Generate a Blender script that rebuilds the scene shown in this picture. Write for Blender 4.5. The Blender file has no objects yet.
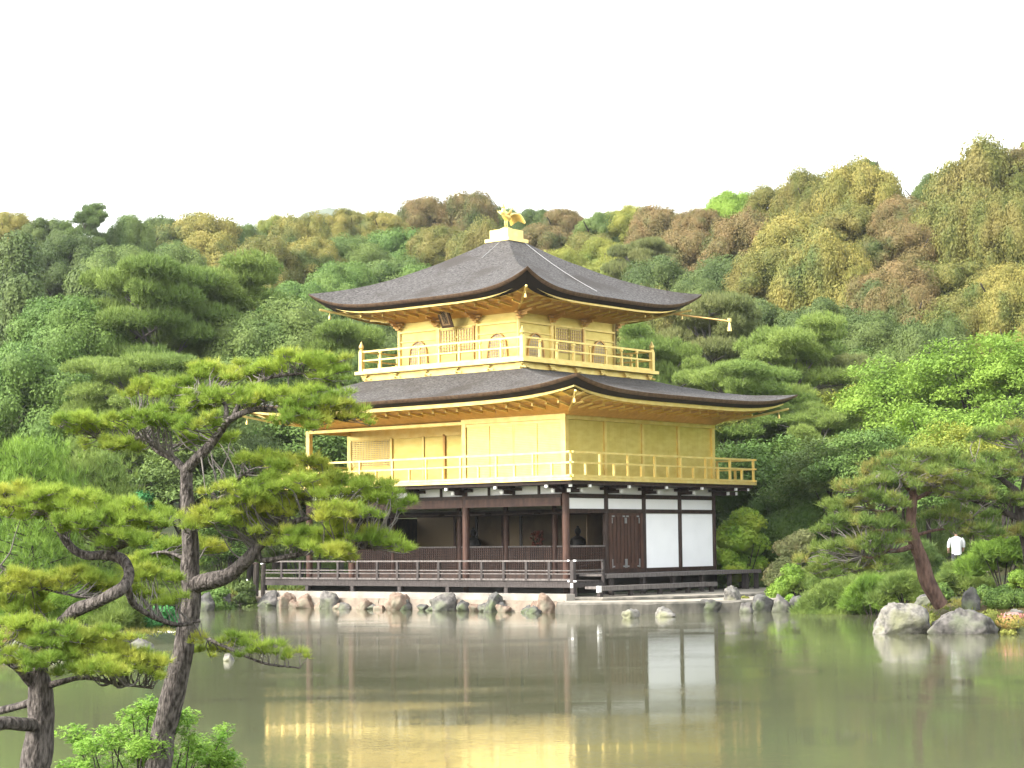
import bpy, math, random
import numpy as np
from mathutils import Matrix, Vector
rnd = random.Random(7)
sc = bpy.context.scene
col = sc.collection

# ------------------------------------------------------------------ camera
CAM = np.array([38.542, -49.452, 2.2205]); YAW, PITCH, ROLL, FPX = 0.68887, 0.08026, 0.01052, 1949.1
_c, _s = math.cos(YAW), math.sin(YAW); _cp, _sp = math.cos(PITCH), math.sin(PITCH)
FW = np.array([-_s, _c, 0.]); RT = np.array([_c, _s, 0.]); UP = np.array([0, 0, 1.])
FF = FW*_cp + UP*_sp; UU = UP*_cp - FW*_sp
_cr, _sr = math.cos(ROLL), math.sin(ROLL)
R2 = RT*_cr - UU*_sr; U2 = RT*_sr + UU*_cr
cam = bpy.data.cameras.new('camera'); cam.sensor_width = 36; cam.lens = FPX/1024*36
cam.clip_start = .1; cam.clip_end = 6000
camo = bpy.data.objects.new('camera', cam); col.objects.link(camo)
m = Matrix.Identity(4)
for i in range(3):
    m[i][0] = R2[i]; m[i][1] = U2[i]; m[i][2] = -FF[i]; m[i][3] = CAM[i]
camo.matrix_world = m; sc.camera = camo
def ray(px, py): return FF + R2*(px-512)/FPX + U2*(384-py)/FPX
def W(px, py, w): return CAM + ray(px, py)*w                  # point at depth w seen at a pixel
def onz(px, py, z=0.): r = ray(px, py); return CAM + r*((z-CAM[2])/r[2])
def proj(P):
    v = np.asarray(P)-CAM; z = v@FF
    return 512+FPX*(v@R2)/z, 384-FPX*(v@U2)/z, z
def uw(x, y): return (x-CAM[0])*RT[0]+(y-CAM[1])*RT[1], (x-CAM[0])*FW[0]+(y-CAM[1])*FW[1]
def xy(u, w): return CAM[0]+RT[0]*u+FW[0]*w, CAM[1]+RT[1]*u+FW[1]*w

# ------------------------------------------------------------------ sky, sun, exposure
SUN_AZ, SUN_EL = 206, 42          # degrees clockwise from north (+Y), elevation
world = bpy.data.worlds.new('World'); sc.world = world; world.use_nodes = True
nt = world.node_tree; bg = nt.nodes['Background']
sky = nt.nodes.new('ShaderNodeTexSky'); sky.sky_type = 'NISHITA'; sky.sun_disc = False
sky.sun_elevation = math.radians(SUN_EL); sky.sun_rotation = math.radians(SUN_AZ)
sky.air_density = 2; sky.dust_density = 2.4; sky.ozone_density = 1; sky.altitude = 0
hs = nt.nodes.new('ShaderNodeHueSaturation'); hs.inputs['Saturation'].default_value = .25
nt.links.new(sky.outputs[0], hs.inputs['Color']); nt.links.new(hs.outputs[0], bg.inputs['Color'])
bg.inputs['Strength'].default_value = .15
sun = bpy.data.lights.new('sun', 'SUN'); sun.energy = 1.5; sun.angle = math.radians(9); sun.color = (1, .95, .86)
suno = bpy.data.objects.new('sun', sun); col.objects.link(suno)
az, el = math.radians(SUN_AZ), math.radians(SUN_EL)
sd = Vector((math.sin(az)*math.cos(el), math.cos(az)*math.cos(el), math.sin(el)))
suno.rotation_euler = sd.to_track_quat('Z', 'Y').to_euler(); suno.location = (0, -60, 60)
sc.view_settings.view_transform = 'Standard'; sc.view_settings.look = 'None'
sc.view_settings.gamma = 1; sc.view_settings.use_curve_mapping = False
sc.view_settings.exposure = 2.25
sc.render.engine = 'CYCLES'
sc.cycles.max_bounces = 6; sc.cycles.diffuse_bounces = 3; sc.cycles.glossy_bounces = 4
sc.cycles.transmission_bounces = 3; sc.cycles.transparent_max_bounces = 6
sc.cycles.caustics_reflective = False; sc.cycles.caustics_refractive = False

# ------------------------------------------------------------------ materials
def mat(name, base, rough=.6, metal=0., base2=None, scale=4., bump=0., bscale=30., stretch=None, island=0., trans=0., spec=.5, detail=5, contrast=(.35, .65), base3=None, s3=.6):
    M = bpy.data.materials.new(name); M.use_nodes = True; t = M.node_tree; N = t.nodes; L = t.links
    b = N['Principled BSDF']; b.inputs['Roughness'].default_value = rough; b.inputs['Metallic'].default_value = metal
    b.inputs['Specular IOR Level'].default_value = spec
    b.inputs['Base Color'].default_value = (*base, 1)
    tc = N.new('ShaderNodeTexCoord'); mp = N.new('ShaderNodeMapping'); L.new(tc.outputs['Object'], mp.inputs[0])
    if stretch: mp.inputs['Scale'].default_value = stretch
    last = None
    if base2:
        n = N.new('ShaderNodeTexNoise'); n.inputs['Scale'].default_value = scale; n.inputs['Detail'].default_value = detail
        L.new(mp.outputs[0], n.inputs['Vector'])
        r = N.new('ShaderNodeMapRange'); r.inputs[1].default_value = contrast[0]; r.inputs[2].default_value = contrast[1]
        L.new(n.outputs['Fac'], r.inputs[0])
        fac = r.outputs[0]
        if island:
            g = N.new('ShaderNodeNewGeometry'); mx = N.new('ShaderNodeMix'); mx.inputs[0].default_value = island
            L.new(fac, mx.inputs[2]); L.new(g.outputs['Random Per Island'], mx.inputs[3]); fac = mx.outputs[0]
        c = N.new('ShaderNodeMix'); c.data_type = 'RGBA'; c.inputs[6].default_value = (*base, 1); c.inputs[7].default_value = (*base2, 1)
        L.new(fac, c.inputs[0]); last = c.outputs[2]
        if base3:
            n3 = N.new('ShaderNodeTexNoise'); n3.inputs['Scale'].default_value = s3; n3.inputs['Detail'].default_value = 3
            L.new(tc.outputs['Object'], n3.inputs['Vector'])
            r3 = N.new('ShaderNodeMapRange'); r3.inputs[1].default_value = .5; r3.inputs[2].default_value = .68
            L.new(n3.outputs['Fac'], r3.inputs[0])
            c3 = N.new('ShaderNodeMix'); c3.data_type = 'RGBA'; c3.inputs[7].default_value = (*base3, 1)
            L.new(r3.outputs[0], c3.inputs[0]); L.new(last, c3.inputs[6]); last = c3.outputs[2]
        L.new(last, b.inputs['Base Color'])
    if bump:
        n2 = N.new('ShaderNodeTexNoise'); n2.inputs['Scale'].default_value = bscale; n2.inputs['Detail'].default_value = 6
        L.new(mp.outputs[0], n2.inputs['Vector'])
        bp = N.new('ShaderNodeBump'); bp.inputs['Strength'].default_value = bump; bp.inputs['Distance'].default_value = .05
        L.new(n2.outputs['Fac'], bp.inputs['Height']); L.new(bp.outputs[0], b.inputs['Normal'])
    if trans:
        tr = N.new('ShaderNodeBsdfTranslucent'); mxs = N.new('ShaderNodeMixShader'); mxs.inputs[0].default_value = trans
        if last: L.new(last, tr.inputs['Color'])
        else: tr.inputs['Color'].default_value = (*base, 1)
        L.new(b.outputs[0], mxs.inputs[1]); L.new(tr.outputs[0], mxs.inputs[2]); L.new(mxs.outputs[0], N['Material Output'].inputs['Surface'])
    return M
def leafmat(name, a, b, trans=.24, scale=1.1, island=.26, spec=.2, base3=None, s3=.5):
    a, b, base3 = [c and (c[0]*1.22, c[1]*1.25, c[2]*.95) for c in (a, b, base3)]
    return mat(name, a, .62, base2=b, scale=scale, island=island, trans=trans, spec=spec, detail=3, contrast=(.38, .62), base3=base3, s3=s3)
GOLD = mat('gold_leaf', (.84, .67, .26), .42, .64, base2=(.77, .57, .185), scale=3.5, bump=.12, bscale=9)
GOLD_WALL = mat('gold_leaf_wall', (.74, .60, .20), .42, .66, base2=(.66, .51, .145), scale=2.2, bump=.06, bscale=5, stretch=(1, 1, 2.5))
GOLD_DARK = mat('eave_shade_trim_gold', (.74, .46, .16), .5, .5, base2=(.62, .36, .12), scale=5)  # darker orange gold: under-eave shade and bounced glow in the colour; also trim
LATTICE = mat('gold_lattice_bars', (.66, .46, .27), .55, .35)
THATCH = mat('cypress_bark_thatch', (.024, .020, .019), .85, base2=(.125, .117, .11), scale=11, bump=1., bscale=22, stretch=(1, 1, 4), spec=.25, contrast=(.36, .68), base3=(.045, .038, .033), s3=.8, detail=9)
THATCH_EDGE = mat('thatch_cut_edge', (.10, .055, .03), .8, base2=(.17, .10, .055), scale=8, bump=.3, bscale=30)
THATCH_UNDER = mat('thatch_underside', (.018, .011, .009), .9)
WOOD = mat('dark_brown_timber', (.022, .013, .010), .6, base2=(.045, .025, .018), scale=4, stretch=(2, 2, .6), bump=.2, spec=.3)
REDWOOD = mat('reddish_timber', (.042, .018, .012), .55, base2=(.08, .038, .025), scale=4, stretch=(2, 2, .5), bump=.2, spec=.35)
GREYWOOD = mat('weathered_grey_timber', (.085, .073, .066), .75, base2=(.155, .135, .125), scale=5, stretch=(3, 3, .6), bump=.3)
WEATHER = mat('dark_weathered_timber', (.028, .021, .019), .75, base2=(.055, .044, .04), scale=6, stretch=(3, 3, .6), bump=.3)
PLASTER = mat('white_plaster', (.86, .865, .87), .8, base2=(.82, .825, .83), scale=1.5)
METAL = mat('white_metal_cap', (.70, .70, .68), .45)
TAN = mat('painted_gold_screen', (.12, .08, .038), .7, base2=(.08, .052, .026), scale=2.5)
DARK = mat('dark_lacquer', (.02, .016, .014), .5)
PAINTRED = mat('faded_red_pigment', (.20, .06, .035), .7)
STONE = mat('grey_boulder', (.05, .046, .043), .9, base2=(.145, .132, .12), scale=7, bump=.9, bscale=6, base3=(.13, .14, .09), s3=1.5, detail=8)
STONE_D = mat('dark_boulder', (.035, .034, .032), .9, base2=(.10, .095, .088), scale=6, bump=.9, bscale=7, base3=(.10, .12, .06), s3=2, detail=8)
STONE_B = mat('brown_boulder', (.13, .085, .06), .9, base2=(.24, .175, .13), scale=6, bump=.8, bscale=7, base3=(.2, .18, .13), s3=2, detail=8)
STONE_L = mat('pale_lichened_boulder', (.06, .056, .05), .9, base2=(.21, .195, .17), scale=8, bump=.8, bscale=8, base3=(.22, .22, .13), s3=1.4, detail=8)
STONE_W = mat('white_stone', (.45, .43, .38), .85, base2=(.6, .58, .53), scale=3, bump=.5, bscale=8)
SLAB = mat('pale_stone_slab', (.31, .275, .225), .85, base2=(.23, .205, .165), scale=1.6, bump=.3, bscale=12, base3=(.13, .12, .09), s3=.9, detail=8)
EMBANK = mat('cream_pink_masonry', (.25, .205, .155), .85, base2=(.17, .13, .10), scale=2.6, bump=.6, bscale=9, base3=(.25, .22, .18), s3=.7, detail=8)
EMBANK_TOP = mat('lime_white_coping', (.30, .275, .24), .85, base2=(.21, .19, .165), scale=2, bump=.3)
BARK = mat('grey_pine_bark', (.035, .029, .026), .9, base2=(.18, .155, .14), scale=26, stretch=(1.6, 1.6, .5), bump=1., bscale=45, spec=.2, detail=8)
BARK_R = mat('reddish_pine_bark', (.06, .035, .028), .9, base2=(.14, .085, .065), scale=6, stretch=(1.6, 1.6, .5), bump=1., bscale=12, spec=.2)
BARK_D = mat('dark_bark', (.03, .025, .021), .9, base2=(.07, .058, .05), scale=5, stretch=(1.5, 1.5, .5), bump=.8, spec=.2)
BARK_G = mat('pale_grey_bark', (.12, .108, .096), .9, base2=(.20, .185, .165), scale=4, bump=.6, spec=.2)
CABLE = mat('dull_cable', (.30, .30, .30), .6)
SHIRT = mat('white_cotton', (.80, .81, .84), .9)
SKIN = mat('skin', (.45, .28, .2), .6)
TROUSER = mat('dark_trousers', (.04, .04, .05), .9)
HAIR = mat('black_hair', (.02, .018, .016), .6)

# ------------------------------------------------------------------ mesh helpers
ORG = {}
def link(o, parent=None):
    col.objects.link(o)
    if parent: o.parent = parent
    return o
def tag(o, label=None, cat=None, group=None, kind=None):
    if label: o['label'] = label
    if cat: o['category'] = cat
    if group: o['group'] = group
    if kind: o['kind'] = kind
    return o
def empty(name, loc, label=None, cat=None, group=None):
    o = bpy.data.objects.new(name, None); o.empty_display_size = .3; o.location = [float(v) for v in loc]; link(o)
    ORG[o] = np.array(loc, float); return tag(o, label, cat, group)
def npmesh(name, groups, mats, smooth=False):
    """groups: list of (verts Nx3, faces MxK, material index)"""
    vs = []; tot = 0; lt = []; ls = []; mi = []; off = 0; idx = []
    for V, F_, k in groups:
        if len(F_) == 0: continue
        V = np.asarray(V, float); F_ = np.asarray(F_, int)
        vs.append(V); idx.append((F_+tot).ravel()); n = F_.shape[1]
        ls.append(off+np.arange(len(F_))*n); lt.append(np.full(len(F_), n)); mi.append(np.full(len(F_), k))
        off += len(F_)*n; tot += len(V)
    me = bpy.data.meshes.new(name); vs = np.concatenate(vs); idx = np.concatenate(idx); ls = np.concatenate(ls); lt = np.concatenate(lt); mi = np.concatenate(mi)
    me.vertices.add(len(vs)); me.vertices.foreach_set('co', vs.ravel())
    me.loops.add(len(idx)); me.loops.foreach_set('vertex_index', idx.astype(np.int32))
    me.polygons.add(len(ls)); me.polygons.foreach_set('loop_start', ls.astype(np.int32))
    try: me.polygons.foreach_set('loop_total', lt.astype(np.int32))
    except Exception: pass
    me.polygons.foreach_set('material_index', mi.astype(np.int32))
    me.polygons.foreach_set('use_smooth', np.full(len(ls), bool(smooth)))
    for mm in (mats if isinstance(mats, (list, tuple)) else [mats]): me.materials.append(mm)
    me.update(calc_edges=True); me.validate(); return me
def mobj(name, groups, mats, parent=None, smooth=False, loc=None):
    """links a mesh given in WORLD coordinates; its origin follows the parent (or loc)"""
    org = ORG[parent] if parent in ORG else np.zeros(3)
    if loc is not None and parent is None: org = np.array(loc, float)
    gs = [(np.asarray(V)-org, F_, k) for V, F_, k in groups]
    o = bpy.data.objects.new(name, npmesh(name, gs, mats, smooth)); ORG[o] = org
    if parent is None: o.location = [float(v) for v in org]
    return link(o, parent)
BOXF = np.array([(0, 3, 2, 1), (4, 5, 6, 7), (0, 1, 5, 4), (1, 2, 6, 5), (2, 3, 7, 6), (3, 0, 4, 7)])
class MB:
    def __init__(s): s.g = []
    def add(s, V, F_, k=0): s.g.append((np.asarray(V, float), np.asarray(F_, int), k)); return s
    def box(s, a, b, k=0):
        x0, y0, z0 = np.minimum(a, b); x1, y1, z1 = np.maximum(a, b)
        return s.add([(x0, y0, z0), (x1, y0, z0), (x1, y1, z0), (x0, y1, z0), (x0, y0, z1), (x1, y0, z1), (x1, y1, z1), (x0, y1, z1)], BOXF, k)
    def bar(s, p, q, wd, ht, k=0):
        p = np.array(p, float); q = np.array(q, float); d = q-p; d /= np.linalg.norm(d)
        side = np.cross(d, UP)
        if np.linalg.norm(side) < 1e-3: side = np.array([1., 0, 0])
        side /= np.linalg.norm(side); u = np.cross(side, d); a = side*wd/2; b = u*ht/2
        return s.add([p-a-b, p+a-b, q+a-b, q-a-b, p-a+b, p+a+b, q+a+b, q-a+b], BOXF, k)
    def tube(s, pts, rad, n=8, k=0, cap=True):
        P = np.asarray(pts, float); r = np.broadcast_to(np.asarray(rad, float), (len(P),))
        T = np.gradient(P, axis=0); T /= np.linalg.norm(T, axis=1)[:, None]+1e-9
        ref = np.array([0, 0, 1.]) if abs(T[0][2]) < .9 else np.array([1., 0, 0]); V = []
        A = np.cross(T[0], ref); A /= np.linalg.norm(A)
        for i in range(len(P)):
            A = A-T[i]*(A@T[i]); A /= np.linalg.norm(A)+1e-9; B_ = np.cross(T[i], A)
            an = np.arange(n)*2*math.pi/n
            V.append(P[i]+r[i]*(np.cos(an)[:, None]*A+np.sin(an)[:, None]*B_))
        V = np.concatenate(V); f = []
        for i in range(len(P)-1):
            for j in range(n): f.append((i*n+j, i*n+(j+1) % n, (i+1)*n+(j+1) % n, (i+1)*n+j))
        s.add(V, f, k)
        if cap:
            e = len(P)-1
            s.add(np.vstack([V[e*n:], P[e]+T[e]*r[e]*.5]), [(j, (j+1) % n, n) for j in range(n)], k)
            s.add(np.vstack([V[:n], P[0]]), [((j+1) % n, j, n) for j in range(n)], k)
        return s
    def lathe(s, c, prof, n=12, k=0):
        """prof: list of (r, z) bottom to top about the vertical axis at c"""
        c = np.array(c, float); an = np.arange(n)*2*math.pi/n; V = []
        for r, z in prof: V.append(np.stack([c[0]+r*np.cos(an), c[1]+r*np.sin(an), np.full(n, c[2]+z)], 1))
        V = np.concatenate(V); f = []
        for i in range(len(prof)-1):
            for j in range(n): f.append((i*n+j, i*n+(j+1) % n, (i+1)*n+(j+1) % n, (i+1)*n+j))
        s.add(V, f, k)
        e = len(prof)-1
        s.add(np.vstack([V[e*n:], c+[0, 0, prof[-1][1]]]), [(j, (j+1) % n, n) for j in range(n)], k)
        s.add(np.vstack([V[:n], c+[0, 0, prof[0][1]]]), [((j+1) % n, j, n) for j in range(n)], k)
        return s
    def grid(s, G, k=0, flip=False):
        G = np.asarray(G, float); a, b = G.shape[:2]; i = np.arange(a*b).reshape(a, b)
        f = np.stack([i[:-1, :-1], i[1:, :-1], i[1:, 1:], i[:-1, 1:]], -1).reshape(-1, 4)
        if flip: f = f[:, ::-1]
        return s.add(G.reshape(-1, 3), f, k)
    def build(s, name, m_, parent=None, smooth=False, loc=None): return mobj(name, s.g, m_, parent, smooth, loc)
def ico(sub):
    import bmesh
    b = bmesh.new(); bmesh.ops.create_icosphere(b, subdivisions=sub, radius=1)
    V = np.array([v.co[:] for v in b.verts]); F_ = np.array([[v.index for v in f.verts] for f in b.faces]); b.free(); return V, F_
ICO = {k: ico(k) for k in (1, 2, 3, 4)}
def smooth_path(pts, n=5):
    P = np.asarray(pts, float)
    if len(P) < 3: return P
    Q = np.vstack([2*P[0]-P[1], P, 2*P[-1]-P[-2]]); out = []
    for i in range(1, len(Q)-2):
        for t in np.linspace(0, 1, n, endpoint=False):
            a, b, c, d = Q[i-1], Q[i], Q[i+1], Q[i+2]
            out.append(.5*((2*b)+(-a+c)*t+(2*a-5*b+4*c-d)*t*t+(-a+3*b-3*c+d)*t**3))
    out.append(P[-1]); return np.array(out)
def vnoise(P, f, seed=0):
    """cheap smooth pseudo noise from sines, about -1..1"""
    r = np.random.RandomState(seed); P = np.asarray(P); o = np.zeros(P.shape[:-1])
    for k in range(5):
        d = r.normal(size=3); d /= np.linalg.norm(d); d2 = r.normal(size=3)
        o += np.sin(P@d*f*(1+.5*k)+r.rand()*6.28+1.3*np.sin(P@d2*f*.7+r.rand()*6))/(1+.5*k)
    return o/2.2

# ------------------------------------------------------------------ ground and pond
B = 2.12; BW = 5.5*B; BD = 4*B
POND = [(-62, 10), (-14, 13.2), (-4, 14.3), (0, 13.6), (3, 12.0), (12, 9), (45, 6), (48, 30)]
for x_, y_ in [(27, -12), (22.3, -8.2), (19.7, -7.2), (17.9, -6.4), (16.6, -7.2), (14.4, -4.6), (12.4, -1.2), (9.0, 3.8), (6.9, 3.5), (6.0, 2.3), (4.7, 1.6), (2.2, -.9), (1.4, -1.2), (-13.2, -1.2), (-14.0, -3.2), (-13.4, -6), (-12.2, -7.6), (-15, -10.5), (-30, -14), (-60, -28)]:
    POND.append(uw(x_, y_))
ISLE = [(-40, 43.0), (-20, 42.4), (-12, 42.2), (-8.6, 42.8), (-7.4, 44.6), (-8.2, 47.5), (-11, 50), (-20, 52), (-40, 53)]
def sdist(u, w, poly):
    """signed distance to a polygon in camera ground axes, positive inside"""
    P = np.stack([u, w], -1); d = np.full(u.shape, 1e9); ins = np.zeros(u.shape, bool); n = len(poly)
    for i in range(n):
        a = np.array(poly[i]); b = np.array(poly[(i+1) % n]); ab = b-a
        t = np.clip(((P-a)@ab)/(ab@ab), 0, 1); q = P-a-t[..., None]*ab
        d = np.minimum(d, np.hypot(q[..., 0], q[..., 1]))
        cond = (a[1] > w) != (b[1] > w)
        with np.errstate(divide='ignore', invalid='ignore'):
            xi = a[0]+(w-a[1])*(b[0]-a[0])/(b[1]-a[1]+1e-12)
        ins ^= cond & (u < xi)
    return np.where(ins, d, -d)
def sstep(x, a, b): t = np.clip((x-a)/(b-a), 0, 1); return t*t*(3-2*t)
def Hh(x, y):
    x = np.asarray(x, float); y = np.asarray(y, float); u, w = uw(x, y)
    sdp = -sdist(u, w, POND); sdi = sdist(u, w, ISLE)
    s = np.maximum(sdp, sdi)
    h = -.9+1.32*sstep(s, -1.0, .35)
    h = h-.22*sstep(x, -13.5, -12.9)*(1-sstep(x, 6.2, 7.2))*(1-sstep(y, 11.5, 12.5))*(h > 0)
    near_r = sstep(u, 4, 9)*sstep(w, 38, 42)*(1-sstep(w, 50, 55)*(1-sstep(u, 12, 17)))
    h = h+near_r*.115*np.clip(s-.3, 0, 14)*(1-sstep(w, 66, 80)*.5)
    h = h+.35*sstep(sdi, .8, 3.)
    w0 = 93-6*sstep(u, 5, 40); sl = .235+.13*sstep(u, 2, 46)+.02*sstep(-u, 25, 50)
    k = w-w0; ramp = np.where(k > 12, k, np.where(k > -12, (k+12)**2/48, 0))
    top = 112-44*sstep(u, 0, 40)
    ramp = np.where(ramp > top, top+(ramp-top)*-.1, ramp)
    h = h+np.maximum(ramp, 0)*sl*(1-sstep(np.abs(u), 160, 400)*.7)
    P3 = np.stack([x, y, 0*x], -1)
    return h+.12*vnoise(P3, .35, 3)*sstep(s, 1.5, 4)*sstep(np.hypot(x+5.8, y-4.2), 12, 18)+1.2*vnoise(P3, .05, 5)*sstep(w, 105, 150)
def axis(parts): return np.unique(np.concatenate([np.linspace(a, b, n) for a, b, n in parts]))
gu = axis([(-3000, -300, 12), (-300, -60, 40), (-60, -30, 31), (-30, 36, 150), (36, 60, 25), (60, 300, 40), (300, 3000, 12)])
gw = axis([(-3000, -200, 10), (-200, -20, 24), (-20, 9, 20), (9, 17, 33), (17, 38, 15), (38, 80, 106), (80, 110, 31), (110, 260, 60), (260, 3000, 14)])
GU, GW = np.meshgrid(gu, gw, indexing='ij'); GX, GY = xy(GU, GW)
mb = MB(); mb.grid(np.stack([GX, GY, Hh(GX, GY)], -1))
GROUND = mat('mossy_earth', (.022, .032, .012), .95, base2=(.045, .045, .018), scale=.6, bump=.6, bscale=6, base3=(.10, .062, .02), s3=.16, detail=8, spec=.2)
g = mb.build('ground', GROUND, smooth=True); tag(g, kind='structure')
if g.data.polygons[0].normal.z < 0: g.data.flip_normals()

Mw = bpy.data.materials.new('pond_water'); Mw.use_nodes = True; t = Mw.node_tree; N = t.nodes; L = t.links; b = N['Principled BSDF']
b.inputs['Base Color'].default_value = (.088, .09, .052, 1); b.inputs['Roughness'].default_value = .035; b.inputs['IOR'].default_value = 1.33
tc = N.new('ShaderNodeTexCoord'); mp = N.new('ShaderNodeMapping'); mp.inputs['Rotation'].default_value = (0, 0, -YAW); L.new(tc.outputs['Object'], mp.inputs[0])
mp2 = N.new('ShaderNodeMapping'); mp2.vector_type = 'POINT'; mp2.inputs['Scale'].default_value = (1, 1.6, 1); L.new(mp.outputs[0], mp2.inputs[0])
n1 = N.new('ShaderNodeTexNoise'); n1.inputs['Scale'].default_value = 8; n1.inputs['Detail'].default_value = 4; L.new(mp2.outputs[0], n1.inputs['Vector'])
n2 = N.new('ShaderNodeTexNoise'); n2.inputs['Scale'].default_value = .25; n2.inputs['Detail'].default_value = 2; L.new(mp2.outputs[0], n2.inputs['Vector'])
bp = N.new('ShaderNodeBump'); bp.inputs['Distance'].default_value = .0055; bp.inputs['Strength'].default_value = .45
r2_ = N.new('ShaderNodeMapRange'); r2_.inputs[1].default_value = .35; r2_.inputs[2].default_value = .65; r2_.inputs[3].default_value = .12; r2_.inputs[4].default_value = 1
mm = N.new('ShaderNodeMath'); mm.operation = 'MULTIPLY'
L.new(n2.outputs['Fac'], r2_.inputs[0]); L.new(n1.outputs['Fac'], mm.inputs[0]); L.new(r2_.outputs[0], mm.inputs[1]); L.new(mm.outputs[0], bp.inputs['Height']); L.new(bp.outputs[0], b.inputs['Normal'])
mb = MB(); c4 = [xy(-75, 0), xy(60, 0), xy(60, 78), xy(-75, 78)]
mb.add([(*c, 0.) for c in c4], [(0, 1, 2, 3)]); wo = mb.build('water', Mw); tag(wo, kind='structure')
if wo.data.polygons[0].normal.z < 0: wo.data.flip_normals()

# ------------------------------------------------------------------ far mountain
def mountain():
    mb = MB(); c = CAM + FW*1500; n = 50; G = np.zeros((n, 30, 3))
    for i in range(n):
        for j in range(30):
            u = (i/(n-1)-.5)*900; w = (j/29-.5)*600
            h = 262*math.exp(-((u+148)/105)**2)*math.exp(-(w/200)**2)+150*math.exp(-((u-120)/160)**2-(w/200)**2)
            x_ = c[0]+RT[0]*u+FW[0]*w; y_ = c[1]+RT[1]*u+FW[1]*w
            G[i, j] = (x_, y_, h-6+6*math.sin(u*.05)*math.cos(w*.04)*(h/200))
    mb.grid(G)
    return tag(mb.build('mountain', mat('forested_mountain', (.04, .06, .025), .95, base2=(.07, .09, .04), scale=.05), smooth=True), kind='structure')
mountain()

# ================================================================== the pavilion
PC = np.array([-5.83, 4.24, .42])
pav = empty('pavilion', PC, 'three-storey golden pavilion with dark bark roofs standing at the water\'s edge', 'pavilion')
mx, my, w3 = -5.88, 4.27, 2.735
def P(mb_, name, m_, parent=pav, smooth=False): return mb_.build(name, m_, parent, smooth)

# --- generic curved roof
def roof(name, cx, cy, ex, ey, tx, ty, ztop, zmid, lift, sag, thick, lp=4.5, rows=18, cols=48, under_in=.55, tcx=None):
    tcx = cx if tcx is None else tcx
    def corner(s_): return abs(s_)**lp
    sides = [((0, -1), (1, 0)), ((1, 0), (0, 1)), ((0, 1), (-1, 0)), ((-1, 0), (0, -1))]
    top = MB(); edge = MB(); und = MB()
    for (nx, ny), (ax, ay) in sides:
        G = np.zeros((rows+1, cols+1, 3)); E1 = np.zeros((3, cols+1, 3)); E2 = np.zeros((3, cols+1, 3))
        for j in range(cols+1):
            s_ = math.sin((j/cols*2-1)*math.pi/2)*.55+(j/cols*2-1)*.45
            for i in range(rows+1):
                t = i/rows
                hx = tx+(ex-tx)*t; hy = ty+(ey-ty)*t
                o = .12*lift*corner(s_)*t**3
                x_ = tcx+(cx-tcx)*t+nx*(hx+o)+ax*s_*(hx+o); y_ = cy+ny*(hy+o)+ay*s_*(hy+o)
                z = ztop-(ztop-zmid)*((1+sag)*t-sag*t*t)+lift*corner(s_)*t**2.6
                G[i, j] = (x_, y_, z)
            e = G[rows, j]; inn = np.array([-nx, -ny, 0.])
            cdx = -np.sign(ax*s_)*abs(ax)*corner(s_); cdy = -np.sign(ay*s_)*abs(ay)*corner(s_); side = np.array([cdx, cdy, 0.])
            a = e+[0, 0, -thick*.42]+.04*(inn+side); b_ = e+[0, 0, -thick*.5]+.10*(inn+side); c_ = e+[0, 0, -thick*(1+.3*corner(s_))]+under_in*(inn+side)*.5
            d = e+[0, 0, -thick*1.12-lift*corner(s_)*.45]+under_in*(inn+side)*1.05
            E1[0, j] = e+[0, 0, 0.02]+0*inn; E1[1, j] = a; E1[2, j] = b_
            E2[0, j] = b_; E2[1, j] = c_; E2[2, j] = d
        rn = vnoise(G*[1, 1, 1], 2.2, 11)*.018
        G[..., 2] += rn*np.minimum(1, np.arange(rows+1)/3)[:, None]*(1-np.arange(rows+1)/rows*.6)[:, None]
        top.grid(G); edge.grid(E1); und.grid(E2)
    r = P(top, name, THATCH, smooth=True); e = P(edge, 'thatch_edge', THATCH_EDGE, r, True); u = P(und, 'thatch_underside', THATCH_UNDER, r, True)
    return r
roof3 = roof('upper_roof', mx, my, 4.97, 4.97, .44, .44, 12.98, 10.45, .62, .20, .19)
roof2 = roof('middle_roof', -5.66, 4.24, 7.86, 6.44, 3.42, 3.42, 8.02, 6.90, .42, .25, .19, tcx=-5.88)

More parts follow.
